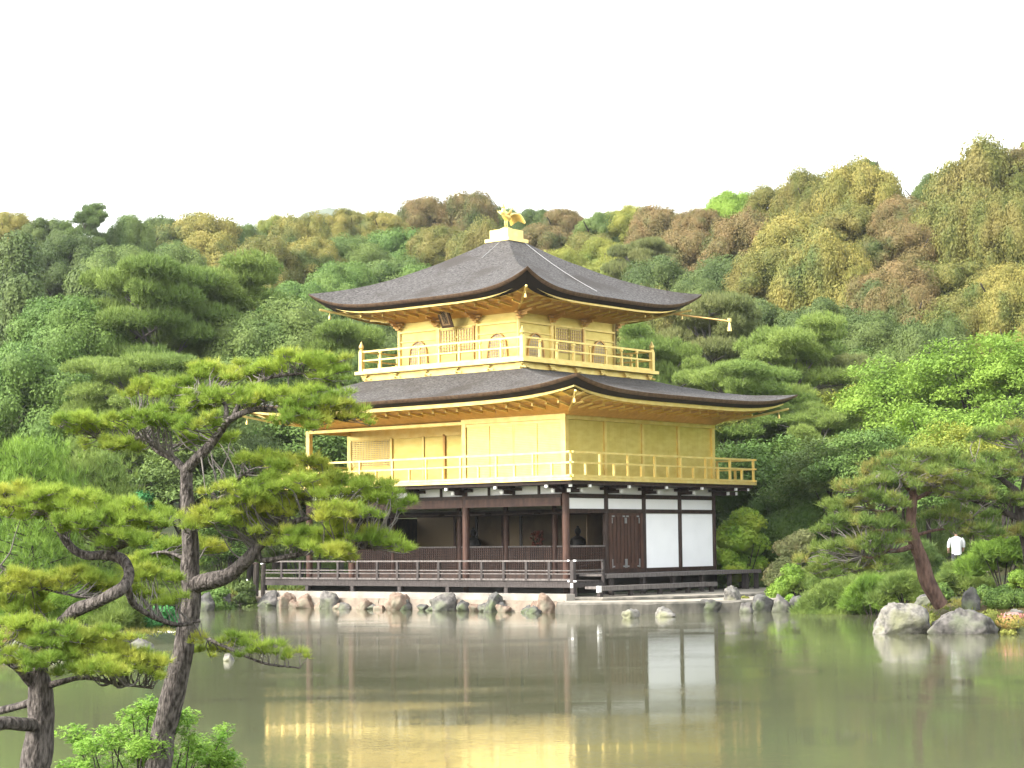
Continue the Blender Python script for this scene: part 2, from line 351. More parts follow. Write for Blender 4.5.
# --- soffits: boards + rafters (one mesh each) + fascia
def soffit(name, cx, cy, ix, iy, ex, ey, zi, zm, ze, lift, parent, lp=4.5, step=.53):
    sides = [((0, -1), (1, 0), ex, ey, ix, iy), ((1, 0), (0, 1), ex, ey, ix, iy), ((0, 1), (-1, 0), ex, ey, ix, iy), ((-1, 0), (0, -1), ex, ey, ix, iy)]
    bd = MB(); rf = MB(); fs = MB(); caps = MB()
    for (nx, ny), (ax, ay), ex_, ey_, ix_, iy_ in sides:
        cols = 32; G = np.zeros((5, cols+1, 3)); Fg = np.zeros((4, cols+1, 3))
        for j in range(cols+1):
            s_ = (j/cols*2-1)
            c = abs(s_)**lp*lift
            for i, t in enumerate((0, .33, .62, .66, 1)):
                hx = ix_+(ex_-ix_)*t; hy = iy_+(ey_-iy_)*t
                z = [zi, zm, zm+.06, zm+.12, ze][i] + c*t*t*.95
                G[i, j] = (cx+nx*hx+ax*s_*hx, cy+ny*hy+ay*s_*hy, z)
            e = G[4, j]; o = np.array([nx, ny, 0.])
            Fg[0, j] = e+o*.012+[0, 0, -.075]; Fg[1, j] = e+o*.012+[0, 0, .06]; Fg[2, j] = e-o*.1+[0, 0, .06]; Fg[3, j] = e-o*.1+[0, 0, -.07]
        bd.grid(G[:4], flip=True); bd.grid(G[3:], 1, flip=True); fs.grid(Fg)
        L_ = (ex_ if ax else ey_); n = int(2*L_/step); E_ = ex_ if nx else ey_; I_ = ix_ if nx else iy_
        for q in range(n+1):
            a = -L_+.08+q*(2*L_-.16)/n; s_ = a/L_; c = abs(s_)**lp*lift
            lim = (ix_ if ax else iy_)
            t0 = 0 if abs(a) < lim else (abs(a)-lim)/(L_-lim)
            for ta, tb, za, zb, wd in ((max(t0, .3), .64, zm, zm+.06, .075), (max(t0, .62), .985, zm+.155, ze+.035, .06)):
                if tb-ta < .04: continue
                def pt(t, z):
                    h = I_+(E_-I_)*t; return np.array([cx+nx*h+ax*a, cy+ny*h+ay*a, z+c*t*t*.95-.05])
                zz = lambda t: za+(zb-za)*(t-(.33 if ta < .6 else .66))/(.31 if ta < .6 else .34)
                rf.bar(pt(ta, zz(ta)), pt(tb, zz(tb)), wd, .06, 1)
            if q % 2 == 0 and t0 < .55:
                p = np.array([cx+nx*(I_+(E_-I_)*.645)+ax*a, cy+ny*(I_+(E_-I_)*.645)+ay*a, zm-.0+c*.4]); caps.box(p-.035, p+[.035, .035, .05], 1)
    bd.g += rf.g+caps.g; sb = P(bd, name, [GOLD_DARK, GOLD], parent, False); P(fs, 'fascia', GOLD, sb)  # inner boards carry the eave shade and orange bounce as colour
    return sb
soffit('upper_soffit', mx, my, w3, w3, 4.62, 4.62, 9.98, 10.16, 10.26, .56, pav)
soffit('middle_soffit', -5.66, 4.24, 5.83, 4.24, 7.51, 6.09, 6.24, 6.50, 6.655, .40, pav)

# corner hip rafters with hanging bells
for (cx_, cy_, ex_, ey_, ix_, iy_, ze_, zi_) in ((mx, my, 4.75, 4.75, w3, w3, 10.62, 10.05), (-5.66, 4.24, 7.65, 6.22, 5.83, 4.24, 6.93, 6.35)):
    for sx, sy in ((-1, -1), (1, -1), (1, 1), (-1, 1)):
        p = (cx_+sx*ix_, cy_+sy*iy_, zi_); q = (cx_+sx*ex_, cy_+sy*ey_, ze_-.12)
        b_ = MB(); b_.tube([p, (np.array(p)+q)/2+[0, 0, -.06], q], .045, 6); P(b_, 'hip_rafter', GOLD)
        c = np.array(q)-[sx*.25, sy*.25, .02]
        b_ = MB(); b_.lathe(c-[0, 0, .32], [(.05, 0), (.045, .06), (.03, .13), (.010, .15), (.008, .30)], 8); P(b_, 'hanging_bell', GOLD)

# --- third storey
z3a, z3b = 8.27, 10.06
hb = w3+1.028
def floor3():
    mb = MB(); c = (mx, my)
    mb.box((mx-hb-.12, my-hb-.12, 8.16), (mx+hb+.12, my+hb+.12, 8.27)); P(mb, 'upper_balcony_deck', GOLD)
    mb = MB(); mb.box((mx-hb+.12, my-hb+.12, 7.78), (mx+hb-.12, my+hb-.12, 8.158)); P(mb, 'balcony_skirt', GOLD)
    for s_, (nx, ny) in enumerate(((0, -1), (1, 0), (0, 1), (-1, 0))):
        for k in range(6):
            a = (-1+2*k/5)*(hb-.2); ax, ay = (1, 0) if nx == 0 else (0, 1)
            p = np.array([mx+nx*(hb-.11)+ax*a, my+ny*(hb-.11)+ay*a, 8.03]); b_ = MB()
            lat = np.array([ax, ay, 0.]); o = np.array([nx, ny, 0.])
            for q, zz, wl in ((0, .08, .30), (0, .02, .20), (0, -.04, .10)):
                b_.bar(p-lat*wl/2+o*.04+[0, 0, zz], p+lat*wl/2+o*.04+[0, 0, zz], .08, .045)
            b_.bar(p+o*.04, p+o*.04+lat*.28+[0, 0, -.05], .05, .04)
            P(b_, 'bracket_ornament', GOLD)
floor3()
def railing(cx, cy, hx, hy, z0, zm, zt, nx_, ny_, finial, name, zfin=0, skip_short=False, wood=GOLD, rr=.028, post=.045, over=.12):
    rt = MB()
    for sx in (0, 1):
        for z, r in ((zt, rr*1.15), (zm, rr), (z0+.05, rr*1.3)):
            y_ = cy+(hy if sx else -hy); x_ = cx+(hx if sx else -hx); ov = 0 if finial else over
            rt.bar((cx-hx-ov, y_, z), (cx+hx+ov, y_, z), r*2, r*2); rt.bar((x_, cy-hy-ov, z+.003), (x_, cy+hy+ov, z+.003), r*2, r*2)
    root = P(rt, name, wood)
    pts = []
    for k in range(nx_+1):
        for s_ in (-1, 1): pts.append((cx-hx+2*hx*k/nx_, cy+s_*hy, k))
    for k in range(1, ny_):
        for s_ in (-1, 1): pts.append((cx+s_*hx, cy-hy+2*hy*k/ny_, k))
    for x_, y_, k in pts:
        cor = abs(abs(x_-cx)-hx) < .01 and abs(abs(y_-cy)-hy) < .01; b_ = MB()
        if finial and cor:
            b_.box((x_-.075, y_-.075, z0), (x_+.075, y_+.075, z0+.72)); b_.lathe((x_, y_, z0+.72), [(.085, 0), (.085, .05), (.055, .08), (.09, .14), (.09, .20), (.05, .27), (.012, .37)], 10)
        else:
            tall = (k % 2 == 0) or finial or cor
            top_ = (zt-.03) if tall else zm
            if finial: b_.box((x_-.04, y_-.04, z0), (x_+.04, y_+.04, zm)); b_.box((x_-.025, y_-.025, zm), (x_+.025, y_+.025, zt-.09)); b_.lathe((x_, y_, zt-.13), [(.02, 0), (.065, .03), (.065, .09), (.02, .11)], 8)
            else: b_.box((x_-post*.8, y_-post*.8, z0), (x_+post*.8, y_+post*.8, top_))
        P(b_, 'baluster', wood, root)
    return root
railing(mx, my, hb-.06, hb-.06, 8.27, 8.66, 8.98, 8, 8, True, 'upper_balcony_railing')

def pane_lattice(mb, origin, u, v, wd, ht, nu, nv, t=.018, out=None, dep=.02, k=0):
    o = np.array(origin, float); u = np.array(u, float); v = np.array(v, float)
    for i in range(nu+1): a = o+u*wd*i/nu; mb.bar(a+out*dep, a+v*ht+out*dep, t, t, k)
    for j in range(nv+1): a = o+v*ht*j/nv; mb.bar(a+out*dep*1.3, a+u*wd+out*dep*1.3, t, t, k)
def katomado(c, u, o, parent):
    """cusped arch window: c bottom centre, u lateral, o outward"""
    c = np.array(c, float); u = np.array(u, float); o = np.array(o, float)
    prof = [(-.46, 0), (-.42, .35), (-.38, .62), (-.33, .74), (-.24, .85), (-.12, .925), (0, .95), (.12, .925), (.24, .85), (.33, .74), (.38, .62), (.42, .35), (.46, 0)]
    pts = [c+u*a+UP*h for a, h in prof]
    back = MB(); n = len(pts); cc = c+UP*.4+o*.006
    back.add([cc]+[p+o*.006 for p in pts], [(0, i+1, (i+1) % n+1) for i in range(n)])
    root = P(back, 'arched_window', TAN_PINK, parent)
    fr = MB()
    for i in range(n-1): fr.bar(pts[i]+o*.03, pts[i+1]+o*.03, .06, .045)
    fr.bar(pts[0]+o*.03, pts[-1]+o*.03, .06, .06)
    P(fr, 'window_frame', GOLD_DARK, root)
    la = MB()
    for a in np.linspace(-.36, .36, 8):
        h = .62+.30*(1-abs(a)/.42); la.bar(c+u*a+o*.018, c+u*a+UP*h+o*.018, .014, .014)
    for h in np.linspace(.08, .8, 8):
        w_ = .44 if h < .5 else .44-.30*((h-.5)/.4); la.bar(c-u*w_+UP*h+o*.022, c+u*w_+UP*h+o*.022, .014, .014)
    P(la, 'window_lattice', GOLD, root)
TAN_PINK = mat('window_backing', (.55, .44, .33), .6, .2)
def storey3():
    wl = MB(); wl.box((mx-w3, my-w3, 8.27), (mx+w3, my+w3, 10.3)); wall = P(wl, 'upper_storey_wall', GOLD_WALL)
    for nx, ny in ((0, -1), (1, 0), (0, 1), (-1, 0)):
        o = np.array([nx, ny, 0.]); u = np.array([-ny, nx, 0.]); c = np.array([mx, my, 0.])+o*w3
        for k in range(4):
            if k == 3: continue
            a = (-1+2*k/3)*w3; p = c+u*a; b_ = MB(); b_.tube([p+[0, 0, 8.27], p+[0, 0, 10.0]], .085, 10); P(b_, 'pillar', GOLD, wall)
            b_ = MB()
            for zz, wl_ in ((9.78, .16), (9.86, .34), (9.95, .5)): b_.bar(p+o*.1-u*wl_/2+UP*zz, p+o*.1+u*wl_/2+UP*zz, .12, .06)
            b_.bar(p+UP*9.86, p+o*.42+UP*9.92, .07, .07); b_.bar(p+UP*9.95, p+o*.62+UP*10.03, .07, .07)
            P(b_, 'bracket', GOLD_DARK, wall)
        b_ = MB(); b_.bar(c-u*w3+UP*9.66+o*.03, c+u*w3+UP*9.66+o*.03, .08, .07); b_.bar(c-u*w3+UP*8.34+o*.03, c+u*w3+UP*8.34+o*.03, .09, .12); b_.bar(c-u*w3+UP*9.32+o*.02, c+u*w3+UP*9.32+o*.02, .05, .04); P(b_, 'wall_beams', GOLD, wall)
        for sgn in (-1, 1): katomado(c+u*sgn*w3*2/3+UP*8.36+o*.004, u, o, pav)
        for sgn in (-1, 1):
            b_ = MB(); x0 = c+u*(sgn*.40)+o*.03; b_.bar(x0+UP*8.4, x0+UP*9.6, .74, .03)
            # turn panel so that its width runs along the wall
            b_.g = []; a0 = c+u*(sgn*.40-.37)+o*.02; a1 = c+u*(sgn*.40+.37)+o*.02
            b_.add([a0+UP*8.41, a1+UP*8.41, a1+UP*9.62, a0+UP*9.62, a0+UP*8.41+o*.03, a1+UP*8.41+o*.03, a1+UP*9.62+o*.03, a0+UP*9.62+o*.03], BOXF)
            d = P(b_, 'panel_door', GOLD_WALL); la = MB(); pane_lattice(la, a0+UP*8.75+u*.05, u, UP, .64, .82, 5, 7, .02, o, .045); P(la, 'door_lattice', LATTICE, d)
        for sgn in (-1, 1):
            b_ = MB(); a = c+u*sgn*.80+o*.06; b_.bar(a+UP*8.36, a+UP*9.66, .07, .07); P(b_, 'door_jamb', GOLD_DARK if sgn > 0 else GOLD, wall)
    b_ = MB(); b_.tube([(mx+w3, my+w3, 8.27), (mx+w3, my+w3, 10)], .085, 10); P(b_, 'pillar', GOLD, wall)
    return wall
storey3()
# plaque under the south eave, leaning out
pq = np.array([mx-.12, my-w3-.55, 10.05]); tilt = np.array([0, -.42, .9]); tilt /= np.linalg.norm(tilt); nrm = np.array([0, -.9, -.42]); nrm /= np.linalg.norm(nrm)
def slab(c, u, v, n_, a, b_, t, mb): 
    mb.add([c-u*a-v*b_-n_*t, c+u*a-v*b_-n_*t, c+u*a+v*b_-n_*t, c-u*a+v*b_-n_*t, c-u*a-v*b_+n_*t, c+u*a-v*b_+n_*t, c+u*a+v*b_+n_*t, c-u*a+v*b_+n_*t], BOXF); return mb
ux = np.array([1., 0, 0])
pl = P(slab(pq, ux, tilt, nrm, .26, .46, .03, MB()), 'name_plaque', mat('plaque_frame', (.10, .055, .03), .5))
P(slab(pq+nrm*.034, ux, tilt, nrm, .17, .36, .008, MB()), 'plaque_face', mat('plaque_gold', (.55, .36, .2), .5, .3), pl)
try:
    tcv = bpy.data.curves.new('plaque_lettering', 'FONT'); tcv.body = '究\n竟\n頂'; tcv.size = .25; tcv.align_x = 'CENTER'; tcv.align_y = 'CENTER'; tcv.extrude = .004; tcv.space_line = .9
    to = bpy.data.objects.new('plaque_lettering', tcv); tcv.materials.append(DARK); link(to, pl)
    Mx = Matrix.Identity(4)
    for i in range(3): Mx[i][0] = ux[i]; Mx[i][1] = tilt[i]; Mx[i][2] = nrm[i]; Mx[i][3] = (pq+nrm*.052-PC)[i]
    to.matrix_local = Mx; bpy.context.view_layer.update(); dg = bpy.context.evaluated_depsgraph_get(); tme = bpy.data.meshes.new_from_object(to.evaluated_get(dg)); bpy.data.objects.remove(to)
    to = bpy.data.objects.new('plaque_lettering', tme); link(to, pl); to.matrix_local = Mx
except Exception: pass

# --- roof pedestal, phoenix, cable, spout
mb = MB(); mb.box((mx-.56, my-.56, 12.93), (mx+.56, my+.56, 13.05)); mb.box((mx-.43, my-.43, 13.05), (mx+.43, my+.43, 13.38)); mb.lathe((mx, my, 13.38), [(.30, 0), (.22, .07), (.1, .12), (.05, .14)], 12)
ped = P(mb, 'roof_pedestal', GOLD)
def phoenix():
    c = np.array([mx, my, 13.5]); K = .78; f = np.array([0, -1., 0]); r = np.array([1., 0, 0]); V, F_ = ICO[3]
    def loc(a, b_, z): return c+(r*a+f*b_+UP*z)*K
    mb = MB()
    bodyc = loc(0, 0, .50); v = V*[.12, .22, .15]; v[:, 2] += -.25*v[:, 1]; mb.add(v+bodyc, F_)
    mb.tube(smooth_path([loc(0, .12, .55), loc(0, .24, .68), loc(0, .20, .80), loc(0, .18, .90)]), np.linspace(.10, .05, 16), 10)
    mb.add(V*[.055, .075, .06]+loc(0, .2, .94), F_)
    mb.lathe(loc(0, .2, .98), [(.03, 0), (.05, .05), (.015, .13)], 6)
    mb.tube([loc(0, .26, .93), loc(0, .36, .90)], [.025, .004], 6)
    ph = P(mb, 'phoenix_finial', GOLD, pav, True)
    for sx in (-1, 1):
        b_ = MB(); b_.tube([loc(sx*.06, 0, .42), loc(sx*.06, .03, .2), loc(sx*.06, 0, 0.0)], [.035, .022, .02], 6)
        for a in (-.5, 0, .5): b_.tube([loc(sx*.06, 0, .01), loc(sx*.06+.09*math.sin(a), .09*math.cos(a), 0.0)], [.015, .008], 5)
        P(b_, 'leg', GOLD, ph)
        b_ = MB()
        for k in range(7):   # raised wing of overlapping feathers
            a = .5+k*.14; ln = .36-.025*k
            d = r*sx*math.cos(a)*.75-f*.25*k*.25+UP*math.sin(a); d /= np.linalg.norm(d); p = loc(sx*.10, .08-.035*k, .55)
            b_.tube([p, p+d*ln*.6, p+d*ln], [.025, .03, .008], 5)
        P(b_, 'wing', GOLD, ph)
    b_ = MB()
    for k in range(9):   # fanned tail, arching back and up
        a = (k-4)*.13
        pts = [loc(0, -.15, .50), loc(math.sin(a)*.25, -.36, .62+.06*math.cos(a*2)), loc(math.sin(a)*.62, -.62, .62), loc(math.sin(a)*.8, -.86, .42-.04*abs(k-4))]
        b_.tube(smooth_path(pts, 3), np.linspace(.03, .045, 10), 5)
    P(b_, 'tail', GOLD, ph)
phoenix()
b_ = MB(); pts = []
for t in np.linspace(.03, .92, 24):
    h = .44+(4.97-.44)*t; pts.append((mx+h+.01, my+.35-1.2*t, 12.98-(12.98-10.5)*(1.2*t-.2*t*t)+.035))
b_.tube(pts, .008, 5); P(b_, 'lightning_cable', CABLE)
b_ = MB(); pts = []
for t in np.linspace(.02, .3, 8):
    h = .44+(4.97-.44)*t; pts.append((mx+.2+.5*t, my-h-.01, 12.98-(12.98-10.5)*(1.2*t-.2*t*t)+.035))
b_.tube(pts, .006, 5); P(b_, 'lightning_cable', CABLE)
b_ = MB(); q0 = np.array([-1.6, 8.55, 10.36]); q1 = np.array([.25, 9.4, 10.02]); b_.tube([q0, q1], .03, 7); sp = P(b_, 'eave_spout', GOLD_DARK)
b_ = MB(); b_.lathe(q1-[.0, 0, .36], [(.09, 0), (.07, .12), (.05, .24), (.02, .36)], 8); b_.box(q1-[.05, .05, .02], q1+[.05, .05, .1]); P(b_, 'spout_bell', GOLD, sp)

# --- second storey
z2a, z2b = 4.17, 6.24
mb = MB(); d2 = 1.13; mb.box((-BW-d2, -d2, 4.10), (d2, BD+d2, 4.19)); P(mb, 'middle_balcony_deck', GOLD)
mb = MB(); mb.box((-BW-d2+.1, -d2+.1, 3.99), (d2-.1, BD+d2-.1, 4.098)); P(mb, 'balcony_joist_frame', WOOD)
railing(-BW/2, BD/2, BW/2+d2-.08, BD/2+d2-.08, 4.19, 4.66, 4.99, 18, 14, False, 'middle_balcony_railing')
def storey2():
    wl = MB()
    # inner box is recessed one bay on the south between the east block and the west end
    wl.box((-2*B, .002, 4.19), (-.002, BD, 6.4)); wl.box((-BW, B, 4.19), (-2*B-.002, BD, 6.4))
    wall = P(wl, 'middle_storey_wall', GOLD_WALL)
    hz = MB(); hz.box((-2*B-.1, -.1, 6.12), (.1, .1, 6.42)); hz.box((-BW-.1, -.08, 6.12), (-2*B-.102, .08, 6.22)); hz.box((-.1, .1, 6.12), (.1, BD+.1, 6.42)); hz.box((-BW-.1, .1, 6.12), (-BW+.1, BD+.1, 6.25)); hz.box((-BW+.1, B-.1, 5.95), (-2*B-.1, B-.004, 6.4))
    P(hz, 'wall_plate', GOLD, wall)
    cl = MB(); cl.box((-BW+.1, .1, 6.3), (-2*B, B-.004, 6.36)); P(cl, 'gallery_ceiling', GOLD_DARK, wall)
    posts = [(0, k*B) for k in range(5)]+[(-2*B, 0), (-B, 0), (-BW, 0), (-BW, B), (-BW, 2*B), (-BW, 3*B), (-BW, BD)]+[(-k*B, BD) for k in (1, 2, 3, 4.5)]
    for x_, y_ in posts:
        b_ = MB(); thin = (x_, y_) == (-B, 0); s_ = .045 if thin else .085
        if x_ == 0 and 0 < y_ < BD: s_ = .06
        b_.box((x_-s_, y_-s_, 4.19), (x_+s_, y_+s_, 6.15)); P(b_, 'post', GOLD, wall)
    # east block south face: shutters of fine horizontal slats
    for k in range(4):
        x0 = -2*B+.1+k*(2*B-.2)/4; x1 = x0+(2*B-.2)/4-.03; b_ = MB(); b_.box((x0, -.03, 4.25), (x1, -.002, 6.02)); sh = P(b_, 'slatted_shutter', GOLD_WALL)
        sl = MB()
        for z in np.arange(4.33, 6.0, .055): sl.box((x0+.02, -.042, z), (x1-.02, -.028, z+.028))
        P(sl, 'shutter_slats', GOLD, sh)
        b_ = MB(); b_.box((x1-.0, -.06, 4.22), (x1+.03, -.003, 6.05)); P(b_, 'shutter_rib', GOLD, sh)
    b_ = MB(); b_.box((-2*B, -.065, 6.02), (0, -.004, 6.11)); b_.box((-2*B, -.065, 4.195), (0, -.004, 4.25)); P(b_, 'shutter_rails', GOLD, wall)
    # recessed wall: lattice window, sliding doors
    y0 = B
    b_ = MB(); b_.box((-BW+.12, y0-.02, 4.98), (-4.5*B-.1, y0-.002, 5.9)); wd = P(b_, 'lattice_window', TAN_PINK)
    la = MB(); pane_lattice(la, (-BW+.12, y0-.02, 4.98), ux, UP, B-.22, .92, 24, 13, .022, np.array([0, -1., 0]), .02); P(la, 'window_bars', GOLD, wd)
    xs = [-4.5*B, -4.5*B+1.55, -4.5*B+2.55, -4.5*B+3.45, -4.5*B+4.35, -2*B]
    for i in range(5):
        b_ = MB(); b_.box((xs[i]+.06, y0-.04-.02*(i % 2), 4.25), (xs[i+1]-.02, y0-.004, 5.92)); P(b_, 'sliding_door', GOLD_WALL, wall)
        b_ = MB(); b_.box((xs[i]-.04, y0-.10, 4.19), (xs[i]+.05, y0-.004, 6.0)); P(b_, 'door_post', GOLD_DARK if i in (2, 3, 4) else GOLD, wall)
    b_ = MB(); b_.box((-BW, y0-.07, 5.93), (-2*B, y0-.006, 6.02)); P(b_, 'lintel', GOLD, wall)
    b_ = MB(); b_.box((-2*B-.06, 0.1, 4.19), (-2*B-.004, B, 6.2)); P(b_, 'return_wall', GOLD_WALL, wall)
    la = MB()
    for z in np.arange(4.3, 6.0, .055): la.box((-2*B-.075, .15, z), (-2*B-.055, B-.1, z+.028))
    P(la, 'shutter_slats', GOLD, wall)
    # east face: four plain panels with fine vertical boards
    for k in range(4):
        b_ = MB(); n = 12
        for i in range(n):
            a = k*B+.09+i*(B-.18)/n; b_.box((.004, a, 4.25), (.012+.002*(i % 2), a+(B-.18)/n-.003, 6.08))
        P(b_, 'board_panel', GOLD_WALL, wall)
    return wall
storey2()

# --- first storey
def storey1():
    fl = MB(); fl.box((-BW, 0, .78), (0, BD, 1.12)); root = P(fl, 'ground_floor_frame', WOOD)
    # big posts on stone, along the south front, the east wall and the inner row
    def post(x_, y_, s_, m_, z0=.45, z1=3.99):
        b_ = MB(); b_.tube([(x_, y_, z0), (x_, y_, z1)], s_, 12); P(b_, 'pillar', m_, root)
    for x_ in (0, -2*B, -4.5*B, -BW): post(x_, 0, .12, REDWOOD)
    for k in (1, 2, 3, 4): post(0, k*B, .10, WOOD)
    for k in (1, 2, 3, 4.5, 5.5): post(-k*B, B, .10, REDWOOD)
    for k in (1, 2, 3, 4.5, 5.5): post(-k*B, BD, .10, WOOD)
    for k in (2, 3): post(-BW, k*B, .10, WOOD)
    # beams
    b_ = MB(); b_.box((-BW, -.10, 3.33), (-.13, .10, 3.60)); P(b_, 'front_beam', REDWOOD, root)
    b_ = MB()
    b_.box((-.07, .1, 3.58), (.07, BD, 3.72)); b_.box((-BW-.07, -.1, 3.602), (-.1, .08, 3.72)); b_.box((-.08, .1, 3.10), (.08, BD, 3.23))
    b_.box((-.09, .1, 1.13), (.09, BD, 1.262)); b_.box((-BW, BD-.08, 3.58), (-.1, BD+.08, 3.72)); b_.box((-BW, BD-.08, 1.13), (-.1, BD+.08, 1.26)); b_.box((-BW, BD-.08, 3.1), (-.1, BD+.08, 3.23))
    b_.box((-BW+.1, B-.08, 3.07), (-.09, B+.08, 3.26)); b_.box((-BW-.07, .1, 3.58), (-BW+.07, BD, 3.72))
    P(b_, 'dark_beams', WOOD, root)
    # white bands
    for k in range(4):
        b_ = MB(); b_.box((-.03, k*B+.11, 3.235), (.03, (k+1)*B-.11, 3.575)); P(b_, 'plaster_band', PLASTER, root)
        b_ = MB(); b_.box((-.03, k*B+.11, 3.725), (.03, (k+1)*B-.11, 3.985)); P(b_, 'plaster_band', PLASTER, root)
    for k in range(11):
        x0 = -BW+k*B/2+.05; b_ = MB(); b_.box((x0, -.03, 3.725), (x0+B/2-.1, .03, 3.985)); P(b_, 'plaster_band', PLASTER, root)
        b_ = MB(); b_.box((x0-.1, -.06, 3.722), (x0-.002, .06, 3.988)); P(b_, 'strut', WOOD, root)
    b_ = MB(); b_.box((-BW+.1, B-.02, 3.262), (-.1, B+.02, 3.98)); P(b_, 'inner_plaster_band', mat('grey_plaster', (.42, .40, .36), .85), root)
    for k in (2, 3):
        b_ = MB(); b_.box((-.03, k*B+.11, 1.262), (.035, (k+1)*B-.11, 3.098)); P(b_, 'plaster_wall', PLASTER, root)
    # double doors with metal fittings
    for i in range(2):
        y0 = B+.26+i*(B-.52)/2; y1 = y0+(B-.52)/2-.012; b_ = MB(); b_.box((-.02, y0, 1.262), (.04, y1, 3.06)); dr = P(b_, 'double_door', REDWOOD)
        b_ = MB(); n = 4
        for q in range(n): a = y0+.08+q*(y1-y0-.16)/(n-1); b_.box((.04, a-.012, 1.45), (.055, a+.012, 3.0))
        P(b_, 'door_battens', WOOD, dr)
        b_ = MB()
        for zc, sg in ((1.34, 1), (3.0, -1)):
            for yy, s2 in ((y0+.03, 1), (y1-.03, -1)):
                b_.box((.042, yy-.022, zc-.05), (.062, yy+.022, zc+.24*sg) if sg > 0 else (.062, yy+.022, zc-.24)); b_.box((.042, min(yy, yy+s2*.13), zc-.03), (.062, max(yy, yy+s2*.13), zc+.02))
        P(b_, 'metal_fitting', mat('grey_iron', (.30, .30, .30), .5, .5), dr)
    b_ = MB(); b_.box((-.03, B+.10, 1.262), (.07, B+.255, 3.098)); b_.box((-.03, 2*B-.255, 1.262), (.07, 2*B-.10, 3.098)); b_.box((-.03, B+.255, 3.062), (.06, 2*B-.255, 3.098)); P(b_, 'door_frame', REDWOOD, root)
    # half-height lattice shutters: inner south row and first east bay
    def half_lattice(p, q, out):
        p = np.array(p, float); q = np.array(q, float); u = (q-p); ln = np.linalg.norm(u); u /= ln; out = np.array(out, float)
        b_ = MB(); b_.add([p+UP*1.14, q+UP*1.14, q+UP*2.0, p+UP*2.0, p+UP*1.14+out*.03, q+UP*1.14+out*.03, q+UP*2.0+out*.03, p+UP*2.0+out*.03], BOXF); r_ = P(b_, 'half_shutter', REDWOOD)
        la = MB(); pane_lattice(la, p+UP*1.2, u, UP, ln, .78, int(ln/.09), 9, .02, out, .04); P(la, 'shutter_lattice', WOOD, r_)
        b_ = MB(); b_.bar(p+UP*2.02+out*.03, q+UP*2.02+out*.03, .08, .05); P(b_, 'shutter_rail', GREYWOOD, r_)
    ks = [0, 1, 2, 3, 4.5, 5.5]
    for a, c_ in zip(ks[:-1], ks[1:]): half_lattice((-a*B-.12, B, 0), (-c_*B+.12, B, 0), (0, -1, 0))
    half_lattice((0, .13, 0), (0, B-.12, 0), (1, 0, 0))
    # raised upper shutters hung under the inner beam
    for a, c_ in zip(ks[:-1], ks[1:]):
        b_ = MB(); b_.box((-a*B-.14, B-.95, 3.10), (-c_*B+.14, B-.10, 3.14)); P(b_, 'raised_shutter', WOOD, root)
    # interior: ceiling, back screens, west wall
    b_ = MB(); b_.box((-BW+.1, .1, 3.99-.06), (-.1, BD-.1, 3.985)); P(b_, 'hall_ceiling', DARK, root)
    b_ = MB(); b_.box((-BW+.08, BD-.04, 1.262), (-.1, BD+.02, 3.098)); P(b_, 'north_wall', PLASTER, root)
    b_ = MB(); b_.box((-BW-.03, B+.1, 1.262), (-BW+.03, BD-.1, 3.098)); P(b_, 'west_wall', WOOD, root)
    xs = [-BW+.15, -4.5*B, -4.0*B, -3.4*B, -3*B, -2.3*B, -2*B, -1.2*B, -B, -.3]
    for i, (a, c_) in enumerate(zip(xs[:-1], xs[1:])):
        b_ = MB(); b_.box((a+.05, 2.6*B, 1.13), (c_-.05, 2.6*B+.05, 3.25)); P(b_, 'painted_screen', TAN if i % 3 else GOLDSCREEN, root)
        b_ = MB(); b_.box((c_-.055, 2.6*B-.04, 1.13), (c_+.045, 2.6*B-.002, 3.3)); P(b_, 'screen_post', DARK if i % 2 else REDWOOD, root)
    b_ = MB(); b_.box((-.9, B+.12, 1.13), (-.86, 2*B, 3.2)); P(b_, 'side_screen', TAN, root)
    b_ = MB(); b_.box((-3.2*B, 2.1*B, 1.125), (-.8*B, 2.55*B, 1.55)); P(b_, 'altar_dais', DARK, root)
    return root
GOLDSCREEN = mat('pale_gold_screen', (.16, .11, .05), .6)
storey1()
# bracket arms with white-painted tips below the middle balcony
def bracket(p, o):
    o = np.array(o, float); p = np.array(p, float); lat = np.array([-o[1], o[0], 0])
    if np.linalg.norm(o) > 1.2: o = o/np.linalg.norm(o)*1.3; 
    b_ = MB(); b_.bar(p+UP*3.80, p+o*.62+UP*3.80, .12, .12); b_.bar(p+UP*3.93, p+o*.95+UP*3.94, .12, .10)
    if abs(np.linalg.norm(o)-1) < .01: b_.bar(p-lat*.38+o*.12+UP*3.90, p+lat*.38+o*.12+UP*3.90, .1, .1); b_.bar(p-lat*.22+o*.5+UP*3.95, p+lat*.22+o*.5+UP*3.95, .09, .07)
    r_ = P(b_, 'bracket_arm', WOOD)
    t_ = MB(); t_.bar(p+o*.62+UP*3.80, p+o*.68+UP*3.80, .11, .11); P(t_, 'bracket_tip', METAL, r_)
    t_ = MB(); t_.bar(p+o*.95+UP*3.94, p+o*1.01+UP*3.94, .11, .09); P(t_, 'bracket_tip', METAL, r_)
for k in (0, 1, 2, 3, 4, 5.5): bracket((-k*B, 0, 0), (0, -1, 0))
for k in (0, 1, 2, 3, 4): bracket((0, k*B, 0), (1, 0, 0))
bracket((0, 0, 0), (1, -1, 0)); bracket((0, BD, 0), (1, 1, 0)); bracket((-BW, 0, 0), (-1, -1, 0))
for k in (1, 2, 3, 4.5): bracket((-k*B, BD, 0), (0, 1, 0)); 
for k in (1, 2, 3): bracket((-BW, k*B, 0), (-1, 0, 0))

